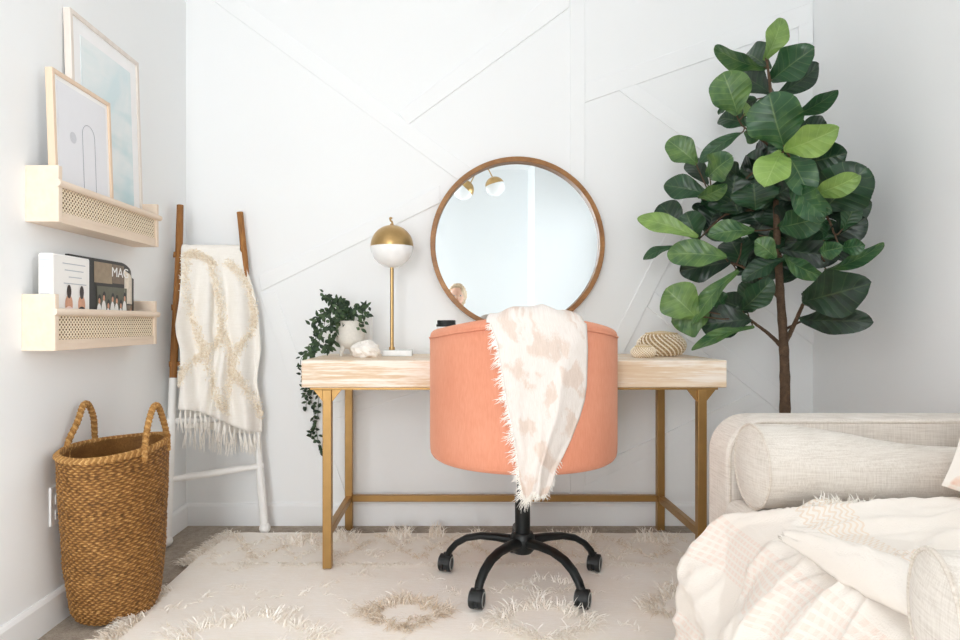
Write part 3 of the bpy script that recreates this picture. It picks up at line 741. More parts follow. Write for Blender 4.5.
# ------------------------------------------------------------------ woven floor basket
BX, BY = -1.054, 2.066
o = empty('laundry_basket', (BX, BY, 0), 'tall brown seagrass basket with two rope handles on floor by left wall', 'basket')
NR, NA = 70, 84; H = .512
def brad(t_):
    a = interp([(0, .085), (.02, .11), (.08, .122), (.35, .133), (.7, .133), (1, .13)], t_)
    c = interp([(0, .10), (.02, .128), (.08, .148), (.35, .182), (.7, .212), (1, .234)], t_)
    return a, c
def bp(t_, an, off=0):
    a, c = brad(t_); k = 1+.012*nz(math.cos(an)*2, math.sin(an)*2, t_*3)
    r = Vector((a*math.cos(an), c*math.sin(an), 0)); nrm = Vector((math.cos(an)/a, math.sin(an)/c, 0)).normalized()
    return Vector((BX, BY, 0))+r*k+nrm*off+Vector((-.012*t_*0, 0, 0))
b = MB(); rows = []; sub = 4; n_ang = NA*4
cols = {}
jit = [[rnd.uniform(-1, 1) for _ in range(NA)] for _ in range(NR+2)]
for i in range(NR*sub+1):
    ti = i/sub; t_ = ti/NR; row = []
    for k in range(n_ang):
        an = 2*pi*k/n_ang; s_i = k/4
        cell = int(s_i) % NA; rr = min(NR, int(ti)); ph = pi*(s_i)+pi*rr+.8*jit[rr][0]
        ov = math.cos(ph)            # over / under
        coil_ = math.sin(pi*(ti-rr)) if i < NR*sub else 0
        off = .0032*coil_*(.8+.35*ov)+.0015*jit[rr][cell]
        p = bp(t_, an, off-.004); z = H*t_+.0014*jit[rr][(cell+7) % NA]+.004*math.sin(an*2+.6)*t_
        p.z = max(0.0005, z); 
        if p.x < WX0+.003: p.x = WX0+.003+(rnd.random()*.0005)
        row.append(p); cols[len(rows)*n_ang+k] = max(0, min(1, .05+.78*coil_*(.5+.38*ov)+.14*jit[rr][(cell+3) % NA]))
    rows.append(row)
b.grid(rows, wrap=True)
for k_, c_ in cols.items(): b.col[k_] = c_
b.build('woven_body', M['seagrass'], o, smooth=True, angle=180)
b = MB(); rows = [[bp(t_, 2*pi*k/96, -.014)+Vector((0, 0, max(.01, H*t_+.004*math.sin(4*pi*k/96+.6)*t_))) for k in range(96)] for t_ in [1-j/14 for j in range(15)]]
rows = [[Vector((max(p.x, WX0+.012), p.y, p.z+.0025*math.sin(i*3.14+j))) for j, p in enumerate(r)] for i, r in enumerate(rows)]
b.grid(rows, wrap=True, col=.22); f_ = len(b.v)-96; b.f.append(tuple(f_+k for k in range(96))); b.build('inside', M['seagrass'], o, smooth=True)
def rope(b, pts, r, turns, n=4):
    "twisted strands around a path"
    L = len(pts)
    for s in range(n):
        q = []
        for i, p in enumerate(pts):
            d = (pts[min(i+1, L-1)]-pts[max(i-1, 0)]).normalized(); a = d.orthogonal().normalized(); a = (Vector((0, 0, 1)).cross(d) if abs(d.z) < .95 else Vector((1, 0, 0))).normalized(); c = a.cross(d).normalized()
            an = 2*pi*(s/n+turns*i/L); q.append(p+a*math.cos(an)*r*.6+c*math.sin(an)*r*.6)
        b.tube(q, r*.62, 6, col=.5+.3*(s % 2)+rnd.uniform(-.1, .1))
b = MB(); pts = [bp(1, 2*pi*k/180, -.006)+Vector((0, 0, H+.004*math.sin(4*pi*k/180+.6))) for k in range(181)]
pts = [Vector((max(p.x, WX0+.012), p.y, p.z)) for p in pts]; rope(b, pts, .010, 60, 3); b.build('rim', M['seagrass'], o, smooth=True)
for sgn, ztop, yc in ((-1, .642, 2.085), (1, .638, 2.075)):
    xs = WX0+.022 if sgn < 0 else BX+.122
    x2 = xs if sgn < 0 else BX+.116
    xt = xs+.012 if sgn < 0 else xs-.005
    ly = .080 if sgn < 0 else .088
    pts = spline([(xs, yc-ly, H-.03), (xs, yc-ly*.92, H+.02), (xt, yc-ly*.55, lerp(H, ztop, .62)), (xt, yc-ly*.18, ztop-.006), (xt, yc+ly*.18, ztop-.006), (xt, yc+ly*.55, lerp(H, ztop, .62)), (x2, yc+ly*.92, H+.02), (x2, yc+ly, H-.03)], 14)
    b = MB(); rope(b, pts, .009, 22, 3); b.build('handle', M['seagrass'], o, smooth=True)

# ------------------------------------------------------------------ ladder
Lf, Lt = Vector((-1.155, 2.655, 0)), Vector((-1.158, 2.79, 1.388))
Rf, Rt = Vector((-.812, 2.825, 0)), Vector((-.944, 2.905, 1.378))
o = empty('leaning_ladder', ((Lf+Rf)/2), 'rustic wooden ladder, dipped white below, leaning in the left corner', 'ladder')
def rail(a, c, zs):
    k = zs/a.lerp(c, 1).z if c.z else 0
    f = lambda t_: a.lerp(c, t_)+Vector((.006*nz(t_*3, a.x*5), .004*nz(t_*4, a.x*3, 2), 0))
    def rr(t_): return .0165+.0022*nz(t_*6, a.x*9, 4)-.003*t_
    b = MB(); n = 30; b.tube([f(lerp(k, 1, i/n)) for i in range(n+1)], [rr(lerp(k, 1, i/n)) for i in range(n+1)], 14); r0 = b.build('rail', M['ladder_wood'], o, smooth=True)
    b = MB(); b.tube([f(lerp(.028, k, i/n)) for i in range(n+1)], [rr(lerp(.028, k, i/n))*1.06 for i in range(n+1)], 14); b.build('rail_white_dip', M['ladder_white'], o, smooth=True)
    b = MB(); c0 = Vector(a)+Vector((0, 0, .024)); rows = []
    for i in range(13):
        q = pi*i/12; rows.append([c0+Vector((.024*math.sin(q)*math.cos(2*pi*j/18), .024*math.sin(q)*math.sin(2*pi*j/18), -.0239*math.cos(q))) for j in range(18)])
    b.grid(rows, wrap=True); b.build('ball_foot', M['ladder_white'], o, smooth=True)
rail(Lf, Lt, .67); rail(Rf, Rt, .67)
def rp(z):
    return Lf.lerp(Lt, z/Lt.z), Rf.lerp(Rt, z/Rt.z)
for z, m, dz in ((.262, 'ladder_white', .022), (.495, 'ladder_white', .0), (.725, 'ladder_wood', 0), (.96, 'ladder_wood', .01), (1.178, 'ladder_wood', -.012)):
    a, c = rp(z); c = c+Vector((0, 0, dz)); d = (c-a).normalized(); b = MB()
    pts = [(a-d*.018).lerp(c+d*.014, i/12)+Vector((0, 0, .003*nz(i*.5, z*7))) for i in range(13)]
    b.tube(pts, [.0125+.002*nz(i*.6, z*5, 1)+(.002 if 2 < i < 10 else 0) for i in range(13)], 12); b.build('rung', M[m], o, smooth=True)

# ------------------------------------------------------------------ blanket on the ladder
def ladder_Y(px, z, off):
    a, c = rp(z); t_ = (((px-CX)/F*2.78)-a.x)/(c.x-a.x); return lerp(a.y, c.y, max(-.15, min(1.15, t_)))-off
def LP(px, py, off):
    Y = 2.78
    for _ in range(3):
        z = CZ-(py-CY)/F*Y; Y = ladder_Y(px, z, off)
    return P(px, py, Y)
bl = empty('fringed_blanket', (-1.0, 2.76, .6), 'white blanket with beige shag diamonds and tassels draped over the ladder', 'blanket')
L1 = [(248, 181), (262, 181), (280, 181), (300, 179), (325, 175), (335, 176), (350, 180), (380, 181), (400, 179), (425, 177), (432, 177)]
R1 = [(248, 238), (256, 244), (270, 247), (290, 254), (320, 259), (350, 261), (380, 257), (410, 262), (432, 262)]
def hem(u): return 410+sm(.1, .95, u)*22
def fold2(u, v):
    f = .016*math.sin(u*17+1.2*math.sin(v*3))+.012*nz(u*5, v*2.5, 7)+.004*nz(u*14, v*9, 3)
    f -= .052*math.exp(-((u-.42-.05*math.sin(v*4))/.05)**2)*sm(.10, .32, v)*(1-.3*v)
    f += .018*math.exp(-((u-.52)/.06)**2)*sm(.05, .3, v)
    return max(-.024, f*1.25)*sm(.02, .28, v)
def front_pt(u, v):
    py = lerp(250, hem(u), v); xl, xr = interp(L1, py), interp(R1, py)
    return LP(lerp(xl, xr, u), py, .026+.026*sm(0, .3, v)+fold2(u, v))
NU2, NV2 = 60, 60
b = MB(); rows = []
a_, c_ = rp(1.19)
for j in range(9):   # back layer up to and over the rung
    q = j/8*pi
    row = []
    for i in range(NU2+1):
        u = i/NU2; base = front_pt(u, 0)
        yr = ladder_Y(CX+base.x*F/base.y, 1.19, 0)
        row.append(Vector((base.x, lerp(min(yr+.02, WY-.012), base.y, (1-math.cos(q))/2), base.z+.022*math.sin(q)+.004*nz(u*12, j*.3))))
    rows.append(row)
for j in range(1, NV2+1): rows.append([front_pt(i/NU2, j/NV2) for i in range(NU2+1)])
b.grid(rows); cl = b.build('cloth', M['white_cloth'], bl, smooth=True, angle=180)
s_ = cl.modifiers.new('sol', 'SOLIDIFY'); s_.thickness = .003
def back_pt(u, v):
    py = lerp(252, 428+6*sm(0, 1, u), v); Lx = lerp(186, 184, v); Rx = interp(R1, py)-1.5
    x = lerp(Lx, Rx, u); z = CZ-(py-CY)/F*2.8
    return P(x, py, min(WY-.02, ladder_Y(x, z, -.016+.007*math.sin(u*20+v*2))))
b = MB(); brow = [[back_pt(i/40, j/40) for i in range(41)] for j in range(41)]; b.grid(brow); b.build('back_layer', M['white_cloth'], bl, smooth=True, angle=180)
b = MB()
def tassels(row, n, L, every):
    N = len(row)-1
    for k in range(n):
        t_ = (k+.5)/n*N; i = int(t_); p = row[i].lerp(row[min(i+1, N)], t_-i)
        dx = rnd.uniform(-.15, .15); l = L*rnd.uniform(.8, 1.1)
        b.tube([p, p+Vector((dx*.01, -.002, -.012))], [.0022, .003], 6, col=.55)
        for q in range(6):
            strand(b, p+Vector((rnd.uniform(-.002, .002), -.002+rnd.uniform(-.002, .002), -.010)), (dx+rnd.uniform(-.12, .12), rnd.uniform(-.1, .05), -1), l, .0022, rnd.uniform(.7, 1), .10, 4, 4)
tassels(rows[-1], 17, .078, 1); tassels(brow[-1], 17, .085, 1)
tag(b.build('tassel_fringe', M['fringe'], bl), kind='stuff')
# shag bands
b = MB()
bands = [[(187, 258), (186, 285), (190, 310), (200, 338), (206, 352), (212, 378), (218, 400), (226, 414)],
         [(177, 384), (186, 368), (199, 357), (212, 348), (221, 336), (222, 312), (218, 290), (212, 266)],
         [(223, 330), (229, 350), (231, 372), (226, 395), (224, 410)],
         [(228, 262), (240, 274), (248, 290), (254, 312), (253, 325), (245, 340), (237, 352), (231, 372)],
         [(233, 372), (243, 384), (252, 398), (261, 415)], [(186, 256), (194, 253), (203, 257), (215, 264)]]
def shag_at(px, py, w):
    v = None
    xl, xr = interp(L1, py), interp(R1, py); u = (px-xl)/(xr-xl)
    u = max(-.01, min(1.01, u)); v = (py-250)/(hem(u)-250)
    if v > 1: return
    p = front_pt(u, max(0, v)); d = Vector((rnd.uniform(-1, 1), -1.1, rnd.uniform(-1, .6)))
    strand(b, p+Vector((0, -.001, 0)), d, rnd.uniform(.009, .015), .0030, rnd.uniform(.3, 1)*(1 if rnd.random() > .12 else .2), .7, 3, 3)
for bd_ in bands:
    pts = spline([Vector((x, y, 0)) for x, y in bd_], 14)
    for p in pts:
        for k in range(18):
            shag_at(p.x+rnd.gauss(0, 2.4), p.y+rnd.gauss(0, 2.0), 0)
tag(b.build('shag_bands', M['shag'], bl), kind='stuff')

# ------------------------------------------------------------------ rug
RX0, RX1, RYB, RYF, SEAM = -.975, 1.30, 2.80, .55, 2.425
o = empty('shag_rug', ((RX0+RX1)/2, 1.7, 0), 'large cream wool rug with shaggy tufted diamonds under desk and chair', 'rug')
b = MB(); rows = []; nx, ny = 170, 150
for j in range(ny+1):
    Y = lerp(RYF, RYB, j/ny); row = []
    for i in range(nx+1):
        X = lerp(RX0, RX1, i/nx); up = sm(SEAM-.006, SEAM+.004, Y)
        z = .0085+.0035*nz(X*9, Y*9)*(.3+up)+.0025*up
        xe = X+(.045*(Y-SEAM)/.4*(1-i/nx)**4 if Y > SEAM else 0)-(.004 if Y > SEAM else 0)*(1-i/nx)**4
        row.append(Vector((xe, Y+.006*nz(X*5, Y*3, 2), max(.004, z))))
    rows.append(row)
rows = [[Vector((p.x, p.y, .0003)) for p in rows[0]]]+rows+[[Vector((p.x, p.y, .0003)) for p in rows[-1]]]
rows = [[Vector((r[0].x, r[0].y, .0003))]+r+[Vector((r[-1].x, r[-1].y, .0003))] for r in rows]
b.grid(rows); b.build('woven_ground', M['rug'], o, smooth=True, angle=60)
b = MB()
def blade(p, d, L, w, tone, droop=.9):
    d = Vector(d).normalized(); s = d.cross(Vector((0, 0, 1)))
    s = (s if s.length > 1e-3 else Vector((1, 0, 0))).normalized(); s = (s+Vector((rnd.uniform(-.5, .5), rnd.uniform(-.5, .5), rnd.uniform(-.5, .5)))).normalized()
    c1 = p+d*L*.38; d2 = (d+Vector((rnd.uniform(-.35, .35), rnd.uniform(-.35, .35), -droop*.5))).normalized(); c2 = c1+d2*L*.34
    d3 = (d2+Vector((rnd.uniform(-.4, .4), rnd.uniform(-.4, .4), -droop*.6))).normalized(); c3 = c2+d3*L*.28
    for c in (c1, c2, c3): c.z = max(c.z, .012+rnd.random()*.005)
    n = len(b.v); b.v += [p-s*w*.5, p+s*w*.5, c1-s*w*.5, c1+s*w*.5, c2-s*w*.38, c2+s*w*.38, c3]
    b.f += [(n, n+1, n+3, n+2), (n+2, n+3, n+5, n+4), (n+4, n+5, n+6)]
    for k in range(7): b.col[n+k] = tone
LEGS = [(-.463, 2.40), (.884, 2.40)]+[(SX+.278*math.cos(pi/2+k*2*pi/5), SY+.278*math.sin(pi/2+k*2*pi/5)) for k in range(5)]
def tuft(x, y, n, L, main=None, tone=.8, spread=1.0, lift=.8, w=.003):
    for (lx, ly) in LEGS:
        if (x-lx)**2+(y-ly)**2 < .035**2: return
    m = main if main is not None else rnd.uniform(0, 2*pi)
    for k in range(n):
        a = m+rnd.gauss(0, spread); l = L*rnd.uniform(.6, 1.15)
        blade(Vector((x+rnd.uniform(-.012, .012), y+rnd.uniform(-.012, .012), .009)), (math.cos(a), math.sin(a), lift*rnd.uniform(.3, 1.5)), l, w*rnd.uniform(.7, 1.2), max(0, min(1, tone+rnd.uniform(-.22, .22))))
def G(px, py): p = Vector((((px-CX)/F)*(CZ*F/(py-CY)), CZ*F/(py-CY), 0)); return p
# upper shaggy band: zig-zag diamonds of tufts
def zig(x, ph, per=.30):
    t_ = ((x+ph) % per)/per; return abs(t_*2-1)
x = RX0+.02
while x < RX1-.02:
    for c, amp, tone in ((0, 1, .62), (.15, 1, .84)):
        y = lerp(2.49, 2.755, zig(x, c))+rnd.gauss(0, .008)
        tuft(x, y, 9, .042, rnd.choice((.2, -1.2, 3.0, -1.8)) + rnd.uniform(-.4, .4), tone, .8, .8)
    if rnd.random() < .8: tuft(x, SEAM+.012+rnd.uniform(0, .012), 14, .042, -pi/2+rnd.uniform(-.5, .5), .9, .5, .45)
    if rnd.random() < .12: tuft(x, rnd.uniform(2.46, 2.8), 9, .045, None, .88, 1.2, .7)
    x += .014
for px_, py_ in ((345, 541), (403, 537), (437, 536), (475, 541), (585, 541), (650, 541), (560, 542), (300, 545)):
    p = G(px_, py_)
    for k in range(7): tuft(p.x+rnd.gauss(0, .025), p.y+rnd.gauss(0, .014)-.035, 14, .070, rnd.uniform(.8, 2.3), .8, .6, 1.6)
# left selvedge fringe of upper band
for k in range(42):
    t_ = k/41; tuft(lerp(RX0-.012, RX0+.03, t_)+rnd.uniform(0, .012), lerp(SEAM, RYB-.01, t_), 16, .055, pi+rnd.uniform(-.6, .6), .8, .5, .6)
for k in range(60): tuft(RX0+.01+rnd.uniform(0, .02), lerp(1.55, 2.20, k/59), 18, .065, pi+rnd.uniform(-.7, .7), .72, .6, .7)
# sparse diamonds of the front field
def diamond(px_, py_, rx, ry, tone, n=46, L=.055):
    c = G(px_, py_)
    for k in range(n):
        q = 4*k/n; s = q % 1
        pt = [(1-s, s), (-s, 1-s), (-1+s, -s), (s, -1+s)][int(q)]
        tuft(c.x+pt[0]*rx+rnd.gauss(0, .012), c.y+pt[1]*ry+rnd.gauss(0, .012), 11, L, math.atan2(pt[1], pt[0])+rnd.uniform(-.8, .8), tone, .8, .9)
diamond(404, 617, .12, .10, .55, 60); diamond(545, 625, .15, .13, .95, 64, .062); diamond(690, 612, .13, .13, .78, 70, .06); diamond(250, 640, .22, .13, .93, 60)
diamond(545, 590, .12, .05, .97, 20, .045)
for px_, py_, tn in ((228, 574, .85), (240, 590, .9), (265, 598, .97), (310, 600, .95), (330, 586, .9), (355, 577, .85), (370, 574, .95), (290, 612, .97), (420, 584, .92), (200, 600, .9), (215, 618, .85), (350, 612, .95), (395, 600, .9), (475, 630, .95), (505, 596, .93), (610, 580, .9), (590, 596, .97), (630, 630, .95), (660, 590, .85), (670, 575, .9), (455, 596, .9), (140, 628, .9), (170, 612, .9), (300, 630, .97)):
    p = G(px_, py_)
    for k in range(3): tuft(p.x+rnd.gauss(0, .03), p.y+rnd.gauss(0, .02), 7, .04, None, tn, 1.2, .5)
tag(b.build('wool_tufts', M['wool'], o), kind='stuff')

# ------------------------------------------------------------------ fiddle leaf fig
TX, TY = 1.262, 2.56
def deep(px): return lerp(.50, .0, max(0, min(1, (px-640)/225)))
o = empty('fiddle_leaf_fig', (TX, TY, 0), 'tall fiddle leaf fig tree in the right corner behind the sofa', 'potted tree')
b = MB(); b.lathe((TX, TY, 0), [(.001, 0), (.12, 0), (.15, .03), (.16, .16), (.155, .26), (.145, .262), (.142, .24), (.001, .24)], 40); b.build('pot', M['ceramic'], o, smooth=True)
b = MB(); segs = []
def br(pts, r0, r1):
    q = spline([P(x, y, Y+deep(x)) for x, y, Y in pts], 8); n = len(q); b.tube([v+Vector((.002*nz(k*.6, 1), .002*nz(k*.6, 5), 0)) for k, v in enumerate(q)], [lerp(r0, r1, k/(n-1)) for k in range(n)], 10)
    segs.extend(q)
q0 = Vector((TX, TY, .2))
tr = [q0]+[P(x, y, Y+.16) for x, y, Y in ((785, 408, 2.40), (784, 350, 2.40), (780, 290, 2.39), (777, 235, 2.38), (776, 180, 2.38), (774, 130, 2.37), (771, 95, 2.36), (767, 60, 2.35))]
q = spline(tr, 8); n = len(q); b.tube(q, [lerp(.021, .004, (k/(n-1))**1.0)*(1+.10*(k % 4 == 0)) for k in range(n)], 12); segs += q
for pts, r in (([(783, 348, 2.40), (770, 335, 2.38), (757, 325, 2.34), (748, 318, 2.30)], .009), ([(784, 345, 2.40), (794, 325, 2.38), (803, 305, 2.34), (815, 288, 2.3)], .010),
               ([(779, 298, 2.39), (765, 282, 2.36), (745, 268, 2.32), (728, 262, 2.28)], .008), ([(778, 250, 2.38), (795, 245, 2.36), (812, 240, 2.32), (825, 262, 2.3)], .006),
               ([(777, 215, 2.38), (755, 210, 2.34), (725, 215, 2.3), (700, 238, 2.26)], .007), ([(777, 205, 2.38), (800, 200, 2.34), (825, 215, 2.3), (835, 235, 2.28)], .007),
               ([(776, 180, 2.38), (755, 172, 2.32), (735, 190, 2.3), (712, 200, 2.28)], .006), ([(775, 160, 2.37), (790, 158, 2.3), (800, 170, 2.2), (785, 150, 2.12)], .006),
               ([(775, 150, 2.37), (755, 135, 2.3), (742, 125, 2.26), (735, 112, 2.22)], .005), ([(775, 165, 2.38), (800, 175, 2.4), (830, 190, 2.42), (850, 200, 2.4)], .006),
               ([(784, 330, 2.40), (800, 322, 2.4), (815, 318, 2.38)], .006)): br(pts, r, r*.45)
b.build('trunk', M['bark'], o, smooth=True)
b = MB(); pet = MB()
def leaf(bx, by, tx_, ty_, wpx, Yb, Yt, roll, tone, bow=.14, fold_=.24, wav=.07, cup=0):
    Yb, Yt = Yb+deep(bx), Yt+deep(tx_); B, Tt = P(bx, by, Yb), P(tx_, ty_, Yt); ax = Tt-B; L = ax.length; d = ax.normalized()
    W = wpx/F*(Yb+Yt)/2
    view = (Vector((0, 0, CZ))-(B+Tt)/2).normalized(); nrm = (view-d*view.dot(d)).normalized(); s = d.cross(nrm)
    c, sn = math.cos(math.radians(roll)), math.sin(math.radians(roll)); nrm, s = nrm*c+s*sn, s*c-nrm*sn
    if nrm.z < -.2 and roll == 0: pass
    na, nc = 18, 10; seed = rnd.uniform(0, 50)
    rows = []; uvs = []
    for i in range(na+1):
        t_ = (1-math.cos(pi*i/na))/2; prof = (math.sin(pi*min(1, t_**1.25*.985+.015))**.48)*(.68+.42*sm(.05, .65, t_))
        prof *= 1-.06*math.sin(t_*12+seed)
        if i == 0: prof = .05
        if i == na: prof = .05
        cpos = B+ax*t_+nrm*(bow*L*4*t_*(1-t_)*.5-bow*L*t_*t_)
        row = []; uv = []
        for k in range(nc+1):
            u = k/nc*2-1; au = abs(u)
            off = fold_*au*W*.5*prof-cup*au*au*W*.5+wav*W*au*au*math.sin(t_*11+seed+(0 if u > 0 else 1.9))-.010*W*abs(math.cos(pi*(t_*7-au*1.5)))
            row.append(cpos+s*u*W*.5*prof+nrm*off); uv.append((k/nc, t_))
        rows.append(row); uvs.append(uv)
    for r_ in rows:
        for v_ in r_:
            if v_.x > WX1-.012: v_.x = WX1-.012
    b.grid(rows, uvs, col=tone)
    near = min(segs, key=lambda q_: (q_-B).length)
    if (near-B).length > .004: pet.tube([near, near.lerp(B, .5)+Vector((0, 0, -.004)), B+d*.01], [.0035, .0028, .0025], 6)
def L1_(c, l, sc, ox, oy):
    for (bx, by, tx_, ty_, w, Yb, Yt, roll, tone, *r) in l: leaf(ox+bx/sc, oy+by/sc, ox+tx_/sc, oy+ty_/sc, w/sc*1.12, Yb, Yt, roll, tone, *r)
L1_(0, [
 (410, 185, 470, 55, 62, 2.35, 2.33, 25, .85), (415, 208, 253, 158, 58, 2.35, 2.25, -38, .55), (425, 210, 345, 150, 80, 2.38, 2.46, 10, .3), (437, 290, 312, 212, 75, 2.36, 2.42, 15, .15),
 (428, 248, 550, 150, 88, 2.35, 2.28, -12, .42), (445, 292, 586, 200, 62, 2.37, 2.42, 25, .15), (328, 350, 287, 222, 104, 2.22, 2.14, 8, .62), (365, 385, 270, 352, 60, 2.3, 2.3, 30, .3),
 (470, 450, 422, 292, 138, 2.12, 2.02, -8, .5), (494, 352, 632, 288, 52, 2.32, 2.28, 35, .4), (480, 432, 606, 370, 70, 2.33, 2.4, 20, .12), (468, 458, 624, 402, 84, 2.10, 2.04, 14, .95),
 (462, 462, 414, 556, 88, 2.12, 2.02, 8, .98), (478, 468, 545, 582, 84, 2.15, 2.1, -15, .5), (520, 500, 655, 470, 100, 2.3, 2.28, 5, .2), (205, 500, 118, 425, 70, 2.24, 2.18, 12, .65),
 (342, 405, 212, 482, 44, 2.25, 2.18, 35, .42), (238, 540, 300, 482, 78, 2.24, 2.16, -20, .6), (238, 562, 175, 482, 50, 2.28, 2.32, 10, .12), (236, 592, 105, 560, 66, 2.26, 2.2, 18, .3),
 (205, 602, 292, 572, 46, 2.24, 2.2, 30, .6), (300, 648, 322, 535, 104, 2.3, 2.26, 5, .18), (410, 640, 385, 545, 100, 2.32, 2.28, -10, .2), (556, 592, 692, 545, 62, 2.12, 2.08, 20, .85),
 (590, 640, 715, 515, 138, 2.26, 2.22, -5, .22), (505, 560, 592, 650, 66, 2.14, 2.08, 25, .5), (688, 640, 740, 560, 30, 2.38, 2.42, 35, .4), (440, 600, 520, 545, 90, 2.3, 2.3, 0, .1),
 (350, 400, 390, 425, 40, 2.28, 2.28, 30, .55), (345, 350, 372, 320, 50, 2.26, 2.3, 10, .75), (560, 560, 640, 600, 90, 2.34, 2.36, 0, .08), (300, 325, 266, 345, 20, 2.25, 2.25, 40, .4),
 (500, 330, 395, 345, 60, 2.42, 2.44, 0, .1), (385, 300, 330, 330, 60, 2.3, 2.34, 0, .15)], 3.048, 630, 0)
L1_(0, [
 (182, 152, 22, 95, 46, 2.2, 2.12, 20, .88), (135, 130, 80, 62, 64, 2.28, 2.26, 5, .2), (182, 158, 148, 88, 68, 2.24, 2.2, -10, .3), (115, 178, 35, 205, 28, 2.26, 2.2, 40, .45),
 (258, 205, 103, 192, 66, 2.18, 2.08, 18, .62), (332, 135, 212, 140, 52, 2.24, 2.14, 25, .6), (305, 165, 195, 130, 40, 2.3, 2.3, 20, .12), (268, 218, 133, 242, 66, 2.26, 2.2, 5, .1),
 (178, 368, 98, 290, 90, 2.14, 2.08, 5, .72), (212, 350, 115, 375, 88, 2.2, 2.12, -5, .65), (290, 242, 158, 372, 46, 2.22, 2.1, 38, .6), (322, 372, 192, 385, 78, 2.28, 2.2, 10, .12),
 (332, 392, 165, 438, 34, 2.28, 2.14, 42, .6), (295, 348, 378, 272, 58, 2.24, 2.2, 15, .25), (318, 350, 238, 318, 56, 2.3, 2.3, 0, .15), (412, 210, 300, 258, 48, 2.26, 2.18, 30, .2),
 (388, 208, 338, 162, 50, 2.24, 2.18, 20, .6), (408, 200, 502, 262, 44, 2.28, 2.2, 32, .5), (398, 125, 500, 105, 72, 2.3, 2.22, 10, .45), (400, 185, 552, 205, 62, 2.3, 2.28, 5, .06),
 (520, 168, 628, 105, 66, 2.32, 2.3, 8, .08), (505, 192, 558, 182, 42, 2.22, 2.18, 5, .55), (562, 182, 622, 175, 38, 2.24, 2.22, 5, .5), (518, 242, 678, 182, 38, 2.3, 2.24, 35, .52),
 (458, 325, 625, 282, 104, 2.28, 2.2, 2, .12), (452, 372, 630, 378, 62, 2.32, 2.24, 5, .1), (290, 90, 265, 20, 104, 2.3, 2.28, 0, .15), (335, 80, 330, 10, 96, 2.28, 2.24, 0, .28),
 (400, 60, 440, 10, 100, 2.34, 2.34, 0, .12), (432, 10, 505, 100, 60, 2.15, 2.08, 22, .48), (565, 135, 605, 60, 44, 2.28, 2.26, 20, .4), (520, 90, 640, 60, 80, 2.32, 2.3, 0, .12),
 (395, 150, 470, 80, 100, 2.36, 2.36, 0, .05), (330, 150, 400, 60, 90, 2.38, 2.38, 0, .08), (230, 100, 300, 50, 70, 2.34, 2.36, 0, .1), (345, 120, 300, 60, 80, 2.34, 2.34, 5, .1),
 (480, 60, 560, 20, 90, 2.36, 2.34, 0, .06), (390, 200, 330, 110, 60, 2.38, 2.38, 10, .08), (520, 160, 540, 110, 50, 2.3, 2.3, 25, .35), (245, 340, 232, 305, 40, 2.26, 2.2, 30, .5),
 (460, 300, 530, 330, 50, 2.32, 2.3, 10, .08), (480, 240, 450, 215, 40, 2.34, 2.3, 20, .4)], 2.667, 630, 180)
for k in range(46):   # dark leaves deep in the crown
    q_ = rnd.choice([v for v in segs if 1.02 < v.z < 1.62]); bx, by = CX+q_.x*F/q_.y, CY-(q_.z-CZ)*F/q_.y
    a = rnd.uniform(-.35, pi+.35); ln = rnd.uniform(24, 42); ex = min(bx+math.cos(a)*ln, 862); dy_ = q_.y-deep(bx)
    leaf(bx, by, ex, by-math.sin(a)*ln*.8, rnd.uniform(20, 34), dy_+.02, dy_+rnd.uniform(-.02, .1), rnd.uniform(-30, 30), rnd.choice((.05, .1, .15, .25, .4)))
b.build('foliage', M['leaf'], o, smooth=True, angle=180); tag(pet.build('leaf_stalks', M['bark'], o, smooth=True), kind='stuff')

# ------------------------------------------------------------------ sofa
def rounded(mb, x0, x1, y0, y1, z0, z1): mb.box(x0, x1, y0, y1, z0, z1)
AX = .722
o = empty('sofa', (1.12, 1.25, 0), 'oatmeal linen sofa with square rounded arms against the right wall', 'sofa')
def arm_poly(x0, x1, z0, z1, r, seg=10):
    pts = [(x1, z0), (x1, z1)]
    for k in range(seg+1):
        q = pi/2+pi/2*k/seg; pts.append((x0+r+r*math.cos(q), z1-r+r*math.sin(q)))
    pts.append((x0, z0)); return pts
for y0, y1 in ((1.765, 1.905), (.52, .66)):
    b = MB(); b.prism(arm_poly(AX, 1.56, .07, .638, .10), y0, y1); ar = b.build('armrest', M['sofa'], o, bevel=.016, seg=4)
    for yy in (y0+.002, y1-.002):
        b = MB(); pp = arm_poly(AX+.0, 1.55, .09, .636, .098, 14)[1:]; s_ = .006
        b.tube([(x+.006, yy-(0 if yy > 1.8 or yy > .6 else 0), z-.006) for x, z in pp], .0035, 6); b.build('piping', M['piping'], ar, smooth=True)
b = MB(); b.box(.76, 1.55, .66, 1.765, .08, .30); b.build('seat_base', M['sofa'], o, bevel=.015, seg=3)
b = MB(); b.box(.70, 1.36, .668, 1.757, .302, .435); b.build('seat_cushion', M['sofa'], o, bevel=.035, seg=5)
b = MB(); b.box(1.47, 1.57, .66, 1.765, .30, .76); b.build('backrest', M['sofa'], o, bevel=.04, seg=4)
b = MB(); b.box(1.375, 1.468, .675, 1.75, .437, .70); b.build('back_cushion', M['sofa'], o, bevel=.045, seg=5)
for x in (.80, 1.50):
    for y in (.60, 1.83):
        b = MB(); b.tube([(x, y, 0), (x, y, .072)], [.016, .024], 14); b.build('leg', M['foot'], o, smooth=True)
